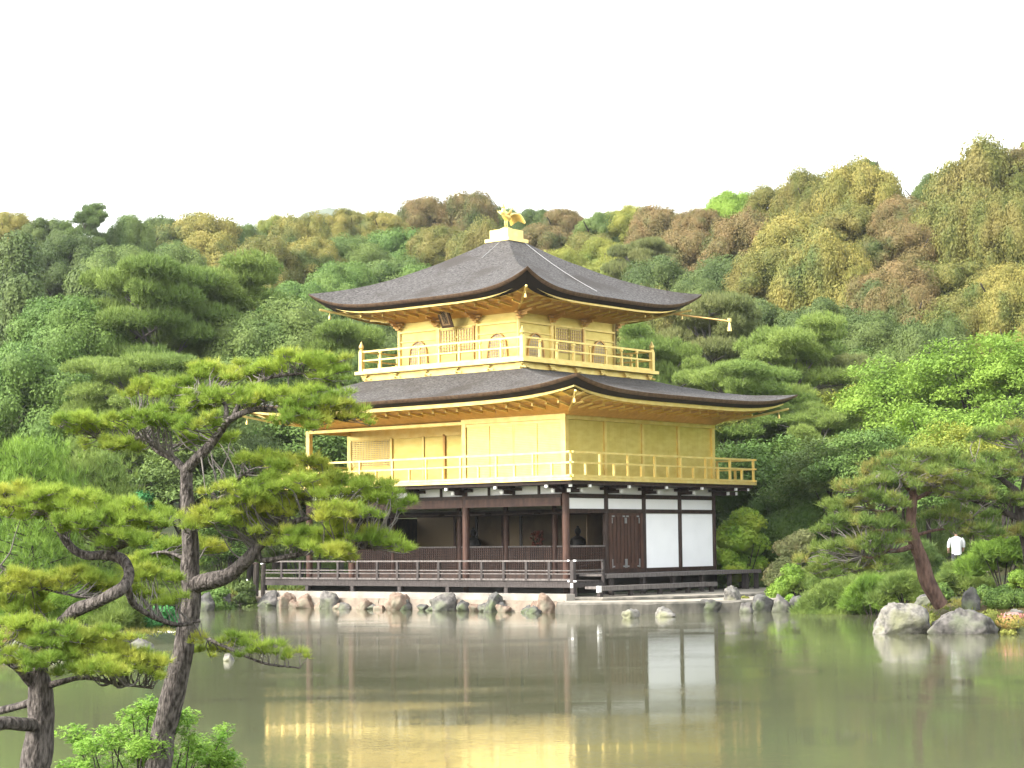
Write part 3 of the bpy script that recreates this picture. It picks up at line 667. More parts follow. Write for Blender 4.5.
# south veranda with plank deck, posts, railing
def veranda():
    a = 1.15
    b_ = MB(); n = 7
    for i in range(n): y0 = -a+i*a/n; b_.box((-BW-a, y0, .86), (a if i < 7 else 0, y0+a/n-.012, .945))
    for i in range(n): x0 = .0+i*a/n; b_.box((x0, .0, .86), (x0+a/n-.012, .45, .945))
    dk = P(b_, 'veranda_deck', WEATHER)
    b_ = MB(); b_.box((-BW-a-.04, -a-.05, .74), (a+.05, -a+.05, .858)); b_.box((a-.05, -a+.05, .74), (a+.05, .45, .858)); b_.box((-BW-a-.04, -a+.05, .74), (-BW-a+.05, B, .858)); P(b_, 'edge_beam', WEATHER, dk)
    b_ = MB(); b_.box((-BW-a, 0, .86), (-BW-.1, B*2, .945)); P(b_, 'west_deck', WEATHER, dk)
    for x_ in (a, -1.55, -4.05, -6.2, -8.4, -10.6, -BW-a):
        b_ = MB(); b_.box((x_-.07, -a-.04, -.15 if x_ < a-.1 else .35), (x_+.07, -a+.10, .738)); P(b_, 'deck_post', WEATHER, dk)
    r = MB()
    for z, h in ((1.575, .05), (1.27, .035), (1.17, .035)):
        r.bar((-BW-a, -a, z), (a+.02, -a, z), .06, h); r.bar((a, -a, z+.002), (a, .42, z+.002), .06, h); r.bar((-BW-a, -a, z+.002), (-BW-a, B, z+.002), .06, h)
    r.bar((-BW-a, -a, .985), (a, -a, .985), .07, .06)
    rl = P(r, 'veranda_railing', GREYWOOD)
    n = 15
    for k in range(n+1):
        x_ = -BW-a+(BW+2*a)*k/n; b_ = MB(); b_.box((x_-.045, -a-.04, .945), (x_+.045, -a+.04, 1.55)); P(b_, 'rail_post', WEATHER, rl)
    b_ = MB(); b_.box((a-.04, .38, .5), (a+.04, .46, 1.6)); P(b_, 'rail_post', WEATHER, rl)
    b_ = MB(); b_.box((a-.065, -a-.065, .44), (a+.065, -a+.065, 1.60)); P(b_, 'corner_post', WEATHER, rl)
    b_ = MB()
    for z in (1.56, .92): b_.box((a-.16, -a-.075, z), (a-.09, -a-.035, z+.05)); b_.box((a+.07, -a-.075, z), (a+.17, -a-.035, z+.05))
    b_.box((a-.05, -a-.08, .74), (a+.05, -a-.066, .88)); b_.box((-BW-a-.05, -a-.08, .84), (-BW-a+.06, -a-.05, .93)); P(b_, 'metal_cap', METAL, rl)
    # inner skirting behind the deck
    b_ = MB(); b_.box((-BW, -.02, .5), (-.1, .03, .85)); P(b_, 'skirting', DARK, dk)
    # east side: long bench-deck and a lower step
    b_ = MB()
    for i in range(4): x0 = .12+i*.27; b_.box((x0, .5, 1.06), (x0+.26, BD+a, 1.12))
    b_.box((1.16, .5, 1.00), (1.24, BD+a, 1.125)); ed = P(b_, 'east_deck', GREYWOOD)
    for y_ in np.linspace(.9, BD+a-.15, 6):
        b_ = MB(); b_.box((1.05, y_-.07, .40), (1.17, y_+.07, .998)); P(b_, 'deck_post', WEATHER, ed)
    b_ = MB(); b_.box((.95, BD+.3, .40), (1.17, BD+.42, .998)); P(b_, 'deck_post', WEATHER, ed)
    b_ = MB(); b_.box((.05, .5, .5), (.09, BD, 1.05)); P(b_, 'skirting', DARK, ed)
    b_ = MB(); b_.box((1.5, -1.0, .70), (2.02, 5.6, .775)); b_.box((1.98, -1.0, .64), (2.05, 5.6, .78)); st = P(b_, 'lower_step', GREYWOOD)
    for y_ in (-.8, .8, 2.4, 4.0, 5.4):
        b_ = MB(); b_.box((1.88, y_-.08, .40), (1.99, y_+.08, .69)); P(b_, 'step_post', WEATHER, st)
    b_ = MB(); b_.box((1.99, -1.06, .60), (2.07, -.9, .80)); P(b_, 'metal_cap', METAL, st)
veranda()

# objects inside the hall (stand on the dais)
def statue(x_, y_, name, label):
    e = empty(name, (x_, y_, 1.55), label, 'statue')
    b_ = MB(); b_.lathe((x_, y_, 1.55), [(.42, 0), (.45, .06), (.33, .12), (.33, .18), (.43, .24)], 16); P(b_, 'lotus_base', DARK, e)
    V, F_ = ICO[3]; b_ = MB(); b_.add(V*[.40, .26, .13]+[x_, y_, 1.90], F_); b_.lathe((x_, y_, 1.88), [(.26, 0), (.24, .2), (.27, .38), (.16, .46), (.07, .50), (.07, .56)], 14); b_.add(V*[.11, .12, .14]+[x_, y_, 2.53], F_); b_.add(V*.05+[x_, y_, 2.68], F_)
    for s_ in (-1, 1): b_.tube(smooth_path([(x_+s_*.25, y_, 2.22), (x_+s_*.33, y_-.08, 2.05), (x_+s_*.1, y_-.24, 1.99)]), .06, 8)
    P(b_, 'seated_figure', DARK, e, True)
statue(-3.45, 5.1, 'seated_statue', 'dark seated statue in the open hall, right of the red flower arrangement')
statue(-8.3, 5.1, 'seated_statue', 'dark seated statue in the open hall, left of the red flower arrangement')
def flowers(x_, y_):
    e = empty('flower_arrangement', (x_, y_, 1.55), 'dark red flower arrangement in a vase inside the open hall', 'flowers')
    b_ = MB(); b_.lathe((x_, y_, 1.55), [(.08, 0), (.14, .1), (.12, .25), (.06, .3), (.08, .34)], 12); P(b_, 'vase', DARK, e)
    b_ = MB(); V, F_ = ICO[1]
    for k in range(60):
        a = rnd.random()*6.28; r = rnd.random()**.5*.42; z = rnd.random()*.6
        p = np.array([x_+math.cos(a)*r*(1-z), y_+math.sin(a)*r*.5, 1.95+z]); b_.add(V*(.03+.04*rnd.random())+p, F_)
    P(b_, 'blooms', PAINTRED, e)
    b_ = MB()
    for k in range(9): a = k*.7; b_.tube([(x_, y_, 1.85), (x_+.25*math.cos(a), y_+.1*math.sin(a), 2.2+.03*k)], .01, 4)
    P(b_, 'stems', BARK_D, e)
flowers(-5.2, 5.0)

# ================================================================== stone edge, landing, rocks
SLAB_SIDE = mat('darker_stone_side', (.055, .052, .042), .9, base2=(.15, .135, .11), scale=2.5, bump=.5, bscale=9, detail=8, stretch=(1, 1, .5))  # side faces in a darker tone than the slab tops
def prism(name, poly, z0, z1, m_, bev=.04, jit=.03, seed=1):
    r = np.random.RandomState(seed); pts = []
    for i in range(len(poly)):
        a = np.array(poly[i]); b_ = np.array(poly[(i+1) % len(poly)]); n = max(1, int(np.linalg.norm(b_-a)/.35))
        for k in range(n): pts.append(a+(b_-a)*k/n+r.normal(size=2)*jit*(k > 0))
    pts = np.array(pts); c = pts.mean(0); n = len(pts); ins = pts+(c-pts)/np.linalg.norm(c-pts, axis=1)[:, None]*bev
    V = np.vstack([np.c_[pts, np.full(n, z0)], np.c_[pts, z1-bev+r.normal(size=n)*.01], np.c_[ins, np.full(n, z1)], [[*c, z1]]])
    q = [(i, (i+1) % n, n+(i+1) % n, n+i) for i in range(n)]+[(n+i, n+(i+1) % n, 2*n+(i+1) % n, 2*n+i) for i in range(n)]
    t_ = [(2*n+i, 2*n+(i+1) % n, 3*n) for i in range(n)]
    return mobj(name, [(V, q, 1), (V, t_, 0)], [m_, SLAB_SIDE], None, False, loc=(*c, z0))
wallE = empty('embankment_wall', (-6, -1.9, 0), 'cream and pink masonry wall at the waterline under the veranda', 'retaining wall')
r = np.random.RandomState(4)
x = -12.9; k = 0
while x < 1.2:
    ln = 1.1+r.rand()*1.3; x2 = min(x+ln, 1.5); G = np.zeros((9, 14, 3))
    for i in range(9):
        for j in range(14):
            z = -.5+(.86)*i/8; xx = x+.01+(x2-x-.02)*j/13; G[i, j] = (xx, -2.02+.10*(z)-.03*math.sin(math.pi*j/13)*0, z)
    G[..., 1] -= .03*vnoise(G, 4, 9+k)+.02*vnoise(G, 12, k)+.05*np.sin(np.linspace(0, math.pi, 14))[None, :]
    b_ = MB(); b_.grid(G); top = np.stack([G[8], G[8]*[1, 0, 1]+[0, -1.6, 0]]); b_.grid(top); b_.build('masonry_block', EMBANK, wallE, True)
    x = x2; k += 1
b_ = MB(); b_.box((-12.9, -1.88, .36), (1.45, -1.45, .56)); b_.build('coping', EMBANK_TOP, wallE)
ls = prism('stone_landing', [(1.25, -2.2), (1.9, -2.9), (2.9, -3.1), (4.2, -2.1), (5.4, -.7), (6.2, .5), (6.9, 1.6), (6.9, 3.4), (5.2, 7.5), (3.8, 11), (1.2, 11.2), (.2, 5), (.2, -1.3), (1.1, -1.4)], -.6, .36, SLAB, .07, .03)
tag(ls, 'pale stone landing slab in front of the east steps', 'landing')
up_ = prism('paving_slab', [(.15, -1.25), (2.35, -1.25), (3.6, .7), (4.3, 3.2), (4.5, 6.5), (3.4, 10.6), (.15, 10.8)], -.3, .45, SLAB, .05, .02, 6)
tag(up_, 'raised pale paving under the grey steps, a step above the landing slab', 'paving')
flag = prism('flagstone', [(2.6, 9.0), (4.2, 9.6), (3.9, 10.6), (2.3, 10.0)], .4, .60, SLAB, .04, .02, 3)
tag(flag, 'low pale slab lying by the north end of the long deck', 'stone')
def rock(c, rad, m_, seed, label, name='rock', flat=0, cat='rock', sub=4, rot=0.):
    V, F_ = ICO[sub]; rs = np.random.RandomState(seed); V = V.copy()
    for _ in range(20):     # planar chips give broken faces
        n = rs.normal(size=3); n /= np.linalg.norm(n); d = .48+.38*rs.rand(); q = V@n; V -= np.where(q > d, (q-d)*.85, 0)[:, None]*n
    nn = 1.0+.15*vnoise(V, 2.6, seed)+.09*vnoise(V, 7, seed+1)+.045*vnoise(V, 17, seed+2); V = V*nn[:, None]; V = (V-(V.max(0)+V.min(0))/2)/((V.max(0)-V.min(0))/2)
    a = rot; Rm = np.array([[math.cos(a), -math.sin(a), 0], [math.sin(a), math.cos(a), 0], [0, 0, 1]])
    V = (V*np.array(rad))@Rm.T
    o = mobj(name, [(V+np.array(c), F_, 0)], m_, None, True, loc=c)
    return tag(o, label, cat, None)
def hit(px, py, w=20.):
    while w < 150:
        p = W(px, py, w)
        if p[2] <= float(Hh(p[0], p[1])) or p[2] < 0: return p
        w += .25
    return W(px, py, 60.)
def wrock(px, py, wpx, hpx, m_, seed, label, z=0., dep=.8, sub=4, **kw):
    p = onz(px, py, z); w = (p-CAM)@FF; sx = wpx/2*w/FPX; h = hpx*w/FPX
    c = p+FW*sx*dep*.6; c[2] = z+h*.28
    return rock(c, (sx*1.05, sx*dep, h*.78), m_, seed, label, rot=YAW, sub=sub, **kw)
# rocks that carry the veranda posts (along the south edge)
sr = [(330, 20, 17, STONE, 'grey'), (398, 24, 17, STONE_B, 'brownish'), (443, 26, 17, STONE, 'weathered grey'), (494, 21, 19, STONE_D, 'dark grey'), (547, 24, 19, STONE_B, 'rusty brown')]
def onY(px, Y, z=0.):
    r_ = ray(px, 605.); t_ = (Y-CAM[1])/r_[1]; p = CAM+r_*t_; p[2] = z; return p
def southrock(px, wpx, hpx, m_, seed, label, Y=-2.28, **kw):
    p = onY(px, Y); w = (p-CAM)@FF; sx = wpx/2*w/FPX; h = hpx*w/FPX
    return rock(p+[0, 0, h*.28], (sx*1.05, sx*.8, h*.78), m_, seed, label, rot=YAW, **kw)
ordn = ['first', 'second', 'third', 'fourth', 'fifth']
for i, (px, wp, hp, m_, cn) in enumerate(sr):
    southrock(px, wp, hp, m_, 20+i, '%s rock under a veranda post, %s from the left along the cream wall' % (cn, ordn[i]))
southrock(533, 17, 7, STONE_D, 31, 'small dark flat rock in the water, left of the rusty brown rock', Y=-2.75)
southrock(563, 16, 12, STONE_B, 32, 'tan rock between the cream wall and the landing slab', Y=-2.5)
southrock(305, 18, 14, STONE_B, 33, 'pinkish tumbled rock just left of the leftmost post rock', Y=-2.2)
southrock(288, 20, 15, STONE_B, 34, 'pink and cream rock at the left end of the masonry wall', Y=-2.2)
southrock(268, 22, 16, STONE, 35, 'grey rock below the left corner of the veranda', Y=-2.2)
southrock(245, 24, 13, STONE_L, 36, 'rounded pale grey boulder left of the veranda at the waterline', Y=-2.3)
southrock(222, 20, 16, STONE_D, 37, 'dark rock on the bank left of the rounded pale boulder', Y=-2.6)
rs_ = np.random.RandomState(31)
for q_ in range(26):   # rubble along the foot of the wall
    px = 272+q_*11.3+rs_.normal()*3; ro = southrock(px, 10+7*rs_.rand(), 5+7*rs_.rand(), [STONE, STONE_B, STONE_D, STONE_B][rs_.randint(4)], 200+q_, 'small rubble stone at the foot of the cream masonry wall', Y=-2.12-.15*rs_.rand(), name='rubble_stone', cat='stone'); ro['group'] = 'rubble stones along the embankment wall'
for q_ in range(16):
    px = 700+q_*11+rs_.normal()*3; ro = wrock(px, 611.5-.5*rs_.rand(), 11+8*rs_.rand(), 6+7*rs_.rand(), [STONE, STONE_D, STONE_L][rs_.randint(3)], 240+q_, 'small stone wedged between the larger bank rocks right of the landing', name='rubble_stone', cat='stone'); ro['group'] = 'small stones along the right bank'
# landing side
wrock(631, 618, 19, 9, STONE_L, 41, 'small whitish rock standing in the water before the landing')
wrock(666, 617, 20, 10, STONE_L, 42, 'ochre-stained square rock in the water before the landing')
wrock(711, 613, 22, 13, STONE_D, 43, 'dark mossy rock at the right end of the landing front')
wrock(734, 612, 20, 25, STONE_L, 44, 'tall pale grey rock at the right corner of the landing')
wrock(747, 613, 14, 10, STONE, 45, 'low grey rock right of the tall corner rock')
wrock(762, 612, 24, 17, STONE_D, 46, 'wide dark rock in the bank right of the landing')
wrock(782, 612, 20, 17, STONE, 47, 'mottled grey bank rock beside the wide dark one')
for i, (px, wp, hp) in enumerate([(803, 26, 15), (826, 28, 17), (851, 26, 18), (872, 22, 17)]):
    wrock(px, 611.5, wp, hp, STONE_D, 50+i, 'shadowed bank rock under the low pine shrubs, %s from the left' % ordn[i])
# right foreground boulders
wrock(903, 634, 54, 30, STONE_L, 84, 'large pale lichened boulder at the right water\'s edge', dep=.75, sub=4)
wrock(965, 634, 72, 25, STONE, 91, 'long low grey-brown boulder beside the pale lichened one', dep=.6, sub=4)
wrock(1016, 630, 24, 20, STONE_L, 63, 'pale angular rock by the pink flowers at the right edge')
def grock(px, py, wpx, hpx, m_, seed, label, w, **kw):
    p = hit(px, py); w = (p-CAM)@FF; sx = wpx/2*w/FPX; h = hpx*w/FPX; p[2] += h*.3
    return rock(p, (sx*1.05, sx*.8, h*.75), m_, seed, label, rot=YAW, **kw)
grock(971, 611, 18, 23, STONE_D, 64, 'upright dark grey stone behind the long low boulder', 46.5)
grock(926, 606, 26, 12, STONE, 65, 'flat-topped grey stone at the foot of the leaning pine', 46.3)
grock(996, 599, 14, 8, STONE_B, 66, 'small pinkish stone in the low shrubs above the bank', 47)
grock(988, 573, 26, 7, STONE_B, 67, 'flat brown stone lying on the orange moss bank', 55)
grock(833, 590, 15, 9, STONE_W, 68, 'white stone behind the low pine shrubs, left one of the pair', 58.5)
grock(846, 590, 14, 9, STONE_W, 69, 'white stone behind the low pine shrubs, right one of the pair', 58.5)
grock(871, 563, 12, 4, STONE_W, 70, 'white sliver of stone under the bent limb of the leaning pine', 60)
# left island rocks
wrock(170, 641, 36, 9, STONE_W, 71, 'flat whitish stone at the tip of the left islet', dep=1.2)
wrock(140, 650, 26, 12, STONE, 72, 'grey rock at the waterline of the left islet, right of centre')
wrock(100, 652, 30, 14, STONE_D, 73, 'dark rock at the waterline in the middle of the left islet')
wrock(62, 652, 34, 14, STONE_L, 74, 'pale grey rock at the waterline left of the dark islet rock')
wrock(20, 652, 36, 15, STONE, 75, 'broad grey rock at the far left of the islet')
wrock(180, 634, 22, 12, STONE_D, 76, 'dark rock behind the flat whitish stone of the left islet')
wrock(204, 611, 20, 18, STONE_D, 77, 'tall grey rock on the far left bank behind the pine trunk')
wrock(229, 661, 12, 7, STONE_L, 78, 'tiny pale-bottomed stone alone in the open water at left')

# wooden props by the left end of the veranda
for i, (px, lab) in enumerate(((247, 'slim dark wooden stake at the left end of the veranda, leftmost of the three'), (256, 'thick dark wooden post at the left end of the veranda, middle of the three'), (263, 'dark wooden post with a pale tag, closest to the veranda corner'))):
    p = onY(px, -1.9); e = empty('mooring_post', (p[0], p[1], .3), lab, 'post'); b_ = MB(); r_ = (.04, .10, .08)[i]; hh = (.9, 1.5, 1.5)[i]
    b_.tube([p+[0, 0, -.3], p+[0, 0, hh*.5], p+[.03, 0, hh]], r_, 8); b_.build('shaft', BARK_D, e)
    b_ = MB(); b_.lathe(p+[0, 0, hh-.02], [(r_*1.1, 0), (r_*1.15, .04), (r_*.5, .08)], 8); b_.build('cap', METAL if i != 1 else WOOD, e)

# ================================================================== foliage generators
def quads(Pn, Nn, size, rs, aspect=.6):
    n = len(Pn); Nn = Nn/(np.linalg.norm(Nn, axis=1)[:, None]+1e-9); t_ = rs.normal(size=(n, 3)); t_ -= Nn*(t_*Nn).sum(1)[:, None]; t_ /= np.linalg.norm(t_, axis=1)[:, None]+1e-9
    b_ = np.cross(Nn, t_); s = (size*(.6+.8*rs.rand(n)))[:, None]
    V = np.stack([Pn+t_*s, Pn+b_*s*aspect, Pn-t_*s, Pn-b_*s*aspect], 1).reshape(-1, 3); F_ = np.arange(n*4).reshape(n, 4); return V, F_
def spikes(O, D, ln, wd, rs):
    """thin triangles from O along D"""
    n = len(O); D = D/(np.linalg.norm(D, axis=1)[:, None]+1e-9); s = np.cross(D, rs.normal(size=(n, 3))); s /= np.linalg.norm(s, axis=1)[:, None]+1e-9
    V = np.stack([O+s*wd/2, O-s*wd/2, O+D*np.reshape(ln, (-1, 1))], 1).reshape(-1, 3); return V, np.arange(n*3).reshape(n, 3)
def tufts(C, A, rs, k=16, ln=.08, wd=.004, spread=.75):
    """k needles round each tuft centre C, opened about axis A"""
    n = len(C); O = np.repeat(C, k, 0); Ax = np.repeat(A, k, 0); D = Ax+rs.normal(size=(n*k, 3))*spread
    L_ = ln*(.6+.6*rs.rand(n*k)); return spikes(O, D, L_, wd, rs)
def sph(n, rs):
    v = rs.normal(size=(n, 3)); return v/np.linalg.norm(v, axis=1)[:, None]
def lump_crown(seed, nl=34, per=2300, leaf=.0165, shape='round'):
    """unit crown, radius about 1, centre at origin"""
    rs = np.random.RandomState(seed); g_ = []; V1, F1 = ICO[2]; cs = []
    for i in range(nl):
        z = 1-1.62*(i+.5)/nl; a = i*2.39996+rs.rand()*.9; rr = math.sqrt(max(0, 1-z*z)); R_ = .62+.22*rs.rand()
        if shape == 'cone': rr *= .65*(1.1-max(z, -.3)); zz = z*1.25
        elif shape == 'wide': zz = z*.62
        else: zz = z*.85
        cs.append((np.array([math.cos(a)*rr*R_, math.sin(a)*rr*R_, zz*R_]), .20+.20*rs.rand()))
    for _ in range(5): cs.append((sph(1, rs)[0]*.3, .42))
    for c, r_ in cs:
        sc_ = np.array([1, 1, .78]); core = V1*(r_*.72)*(1+.12*vnoise(V1, 3, rs.randint(999)))[:, None]*sc_+c; g_.append((core, F1, 0))
        n = int(per*(r_/.3)**2); d = sph(n, rs); out = c/(np.linalg.norm(c)+.2); keep = (d@out) > -.35; d = d[keep]
        rad = r_*(.74+.34*rs.rand(len(d)))*(1+.16*vnoise(d, 4, rs.randint(999)))
        Pn = c+d*rad[:, None]*sc_; Nn = d+out*.3+rs.normal(size=d.shape)*.55+[0, 0, .25]; V, F_ = quads(Pn, Nn, leaf, rs); g_.append((V, F_, 0))
    return g_
def cedar_crown(seed):
    rs = np.random.RandomState(seed); g_ = []; V1, F1 = ICO[2]
    g_.append((V1*[.42, .42, .9]*(1+.1*vnoise(V1, 5, seed))[:, None]*(1-.35*V1[:, 2:3]), F1, 0))
    for k in range(90):
        z = 1-2*((k+.5)/90); rr = (1-z)*.5*.72+.08; a = k*2.4+rs.rand(); c = np.array([math.cos(a)*rr*.8, math.sin(a)*rr*.8, z]); r_ = .13+.08*rs.rand()
        d = sph(260, rs); Pn = c+d*[r_*1.2, r_*1.2, r_*.8]; V, F_ = quads(Pn, d+[0, 0, .3]+rs.normal(size=d.shape)*.4, .026, rs, .45); g_.append((V, F_, 0))
    return g_
def airy_crown(seed, nl=60, per=170, leaf=.024):
    """maple-like: many flat sprays with gaps"""
    rs = np.random.RandomState(seed); g_ = []
    for i in range(nl):
        d = sph(1, rs)[0]; d[2] = abs(d[2])*1.1-.45; R_ = .45+.5*rs.rand(); c = d*[R_, R_, R_*.8]; rx = .22+.16*rs.rand(); n = int(per*(rx/.3)**2*1.3)
        q = rs.normal(size=(n, 3)); q /= np.linalg.norm(q, axis=1)[:, None]; q *= (rs.rand(n)**.4)[:, None]; out = c/(np.linalg.norm(c)+.1)
        Pn = c+q*[rx, rx, .075]; Pn[:, 2] -= .25*((Pn[:, :2]-c[:2])**2).sum(1)/rx; Pn += rs.normal(size=Pn.shape)*.012
        V, F_ = quads(Pn, np.array([0, 0, 1.])+out*.35+rs.normal(size=(n, 3))*.45, leaf, rs, .5); g_.append((V, F_, 0))
    return g_
def pine_unit(seed, npad=16, tall=True, dens=1., needle=.085):
    """unit-height pine: returns foliage groups and branch MB; base at origin, top at z=1, crown radius about .42"""
    rs = np.random.RandomState(seed); g_ = []; br = MB(); lean = rs.normal(size=2)*.05
    tr = smooth_path([(0, 0, 0), (lean[0]*.4, lean[1]*.4, .35), (lean[0], lean[1], .65), (lean[0]*1.2+.02, lean[1], .93)], 5)
    br.tube(tr, np.linspace(.028, .009, len(tr)), 8)
    for i in range(npad):
        z = .34+.62*(i+.5)/npad; a = i*2.4+rs.rand()*.8; rr = .40*(1-((z-.34)/.75)**1.6)*(.55+.5*rs.rand())+.04
        base = tr[int((z-.08)*(len(tr)-1))]; c = np.array([base[0]+math.cos(a)*rr, base[1]+math.sin(a)*rr, z+.03*rs.rand()])
        br.tube(smooth_path([base, (base+c)/2+[0, 0, -.015+.03*rs.rand()], c-[0, 0, .012]], 3), [.011, .010, .009, .008, .006, .005, .004][:7], 5)
        for s_ in range(3):
            cc = c+np.array([rs.normal()*.08, rs.normal()*.08, rs.normal()*.016]); br.tube([(base+c*2)/3, cc-[0, 0, .01]], [.005, .002], 4)
            rx = .09+.07*rs.rand(); n = int(270*dens*(rx/.12)**2); q = sph(n, rs)*(rs.rand(n)**.45)[:, None]; q[:, 2] = np.where(q[:, 2] < 0, q[:, 2]*.5, q[:, 2])
            Pn = cc+q*[rx, rx, .036]; A = q*[.6, .6, .4]+[0, 0, .75]; V, F_ = tufts(Pn, A, rs, 8, needle*.29, .0036, .62); g_.append((V, F_, 0))
    return g_, br
def crown_mesh(name, groups, m_, smooth=False): return npmesh(name, groups, m_, smooth)

def trunk_mb(seed, kind='broad'):
    """unit-height trunk with limbs, base at z=0 to z=1 (enters the crown)"""
    rs = np.random.RandomState(seed); mb_ = MB(); p = smooth_path([(0, 0, -.05), (.01, 0, .25), (-.01, .01, .5), (.015, .0, .75)], 4); mb_.tube(p, np.linspace(.036, .016, len(p)), 8)
    for k in range(7):
        z = .35+.06*k; a = k*2.4+rs.rand(); b0 = np.array([0, 0, z]); e_ = np.array([math.cos(a)*.3, math.sin(a)*.3, z+.22]); mb_.tube(smooth_path([b0, (b0+e_)/2+[0, 0, -.02], e_], 3), np.linspace(.015, .005, 7), 5)
    return mb_

LM = {
 'ochre': leafmat('ochre_flowering_leaves', (.125, .125, .033), (.25, .205, .068), base3=(.07, .095, .03), scale=2.6, s3=1.5),
 'russet': leafmat('russet_flowering_leaves', (.10, .088, .038), (.195, .128, .07), base3=(.06, .08, .028), scale=2.6, s3=1.5),
 'olive': leafmat('olive_leaves', (.075, .092, .026), (.17, .15, .05), base3=(.15, .125, .045), scale=2.6, s3=1.5),
 'dark': leafmat('dark_evergreen_leaves', (.045, .072, .026), (.10, .13, .045)),
 'mid': leafmat('mid_green_leaves', (.06, .10, .032), (.13, .17, .055)),
 'green': leafmat('fresh_green_leaves', (.065, .12, .033), (.12, .18, .05)),
 'yellow': leafmat('yellow_green_leaves', (.13, .15, .035), (.25, .24, .06), base3=(.09, .13, .03)),
 'lime': leafmat('bright_lime_leaves', (.115, .19, .035), (.21, .30, .06), trans=.35),
 'gold': leafmat('golden_maple_leaves', (.17, .21, .04), (.26, .25, .05), trans=.3, base3=(.11, .17, .04)),
}
PM = {
 'pine': leafmat('blue_green_needles', (.09, .14, .04), (.185, .235, .07), trans=.2),
 'pined': leafmat('deep_green_needles', (.06, .10, .036), (.125, .17, .06), trans=.15),
 'pineb': leafmat('brown_tinged_needles', (.10, .125, .053), (.19, .19, .09), trans=.2, base3=(.20, .13, .08)),
 'pinep': leafmat('pale_green_needles', (.12, .18, .055), (.22, .27, .085), trans=.25),
 'pinel': leafmat('bright_new_needles', (.10, .17, .035), (.18, .27, .05), trans=.25),
}
words = {'ochre': 'ochre-topped broadleaf', 'russet': 'russet-tinged broadleaf', 'olive': 'olive-green broadleaf', 'dark': 'dark evergreen', 'mid': 'mid-green broadleaf', 'green': 'fresh green broadleaf', 'yellow': 'yellow-green broadleaf', 'lime': 'bright lime-green maple', 'gold': 'golden-yellow maple', 'pine': 'blue-green pine', 'pined': 'deep green pine', 'pineb': 'brown-tinged pine', 'pinel': 'bright green pine', 'pinep': 'pale green pine', 'cedar': 'dark narrow cedar'}
PROTO = {}
def proto(kind, v):
    key = (kind, v)
    if key in PROTO: return PROTO[key]
    ph = LM['mid']
    if kind == 'broad': PROTO[key] = (crown_mesh('crown', lump_crown(100+v, nl=[30, 38, 34, 44, 26][v % 5]), ph), crown_mesh('trunk', trunk_mb(v).g, BARK_D, True))
    elif kind == 'wide': PROTO[key] = (crown_mesh('crown', lump_crown(200+v, nl=40, shape='wide'), ph), crown_mesh('trunk', trunk_mb(v).g, BARK_D, True))
    elif kind == 'airy': PROTO[key] = (crown_mesh('crown', airy_crown(300+v), ph), crown_mesh('trunk', trunk_mb(v).g, BARK_D, True))
    elif kind == 'cedar': PROTO[key] = (crown_mesh('crown', cedar_crown(400+v), ph), crown_mesh('trunk', trunk_mb(v).g, BARK_D, True))
    elif kind == 'pine':
        g_, br = pine_unit(500+v, npad=26, dens=1.25); PROTO[key] = (crown_mesh('crown', g_, ph), crown_mesh('trunk', br.g, BARK_G, True))
    return PROTO[key]
TREES = []
def inst(me, name, parent, loc, scl, rot, m_=None):
    o = bpy.data.objects.new(name, me); link(o, parent); o.location = loc; o.scale = scl; o.rotation_euler = (0, 0, rot)
    if m_: o.material_slots[0].link = 'OBJECT'; o.material_slots[0].material = m_
    return o
def plant_tree(px, pytop, wpx, colr, shape='broad', w=None, H=None, v=None, base=None, bark=None, name=None, crown_frac=.72):
    """place a tree whose crown top is seen at (px, pytop); w = depth, or solved on the hillside"""
    v = rnd.randrange(5) if v is None else v
    if w is None:
        H0 = H or 10.5; w = 95.
        best = (1e9, w)
        while w < 225:
            p = W(px, pytop, w); gap = p[2]-H0-float(Hh(p[0], p[1])); best = min(best, (gap, w))
            if gap <= 0: break
            w += 1.
        w = w if gap <= 0 else best[1]
        if gap > 0: print('tall', px, pytop, round(best[0], 1), w)
        H = H0
    if shape == 'airy': pytop -= 15
    p = W(px, pytop, w); gz = float(Hh(p[0], p[1])) if base is None else base; H = max(p[2]-gz, 2.) if H is None or True else H
    R_ = wpx/2*w/FPX; gz = p[2]-H if H < 14 else gz
    gz = min(gz, float(Hh(p[0], p[1]))+.1) if base is None else base; H = p[2]-gz
    nm = name or {'broad': 'broadleaf_tree', 'wide': 'broadleaf_tree', 'airy': 'maple_tree', 'cedar': 'cedar_tree', 'pine': 'pine_tree'}[shape]
    e = empty(nm, (p[0], p[1], gz)); rot = rnd.random()*6.28; cm, tm = proto(shape, v % (5 if shape == 'broad' else 3 if shape in ('airy', 'pine') else 2))
    mt = PM.get(colr) or LM.get(colr) or LM['dark']
    if shape == 'pine':
        inst(cm, 'crown', e, (0, 0, 0), (R_/.44, R_/.44, H), rot, mt); inst(tm, 'trunk', e, (0, 0, 0), (R_/.44*.8, R_/.44*.8, H), rot, bark)
    else:
        if shape == 'cedar': ch = H*.46; cz = H*.54; inst(cm, 'crown', e, (0, 0, cz), (R_/.62, R_/.62, ch), rot, LM['dark'] if colr == 'cedar' else mt)
        else:
            ch = min(R_*(1.12 if shape != 'airy' else .95), H*.66)/(.82 if shape == 'broad' else .72 if shape == 'airy' else .55); top = {'broad': .82, 'wide': .55, 'airy': .72}[shape]; cz = H-ch*top
            inst(cm, 'crown', e, (0, 0, cz), (R_/.92, R_/.92, ch), rot, mt)
        tw_ = min(H*.8, R_*1.1) if shape == 'airy' else H*.8; inst(tm, 'trunk', e, (0, 0, 0), (tw_, tw_, max(cz+ch*.1, H*.4)/.8), rot, bark)
    TREES.append([e, px, pytop, colr, shape, w, wpx]); return e

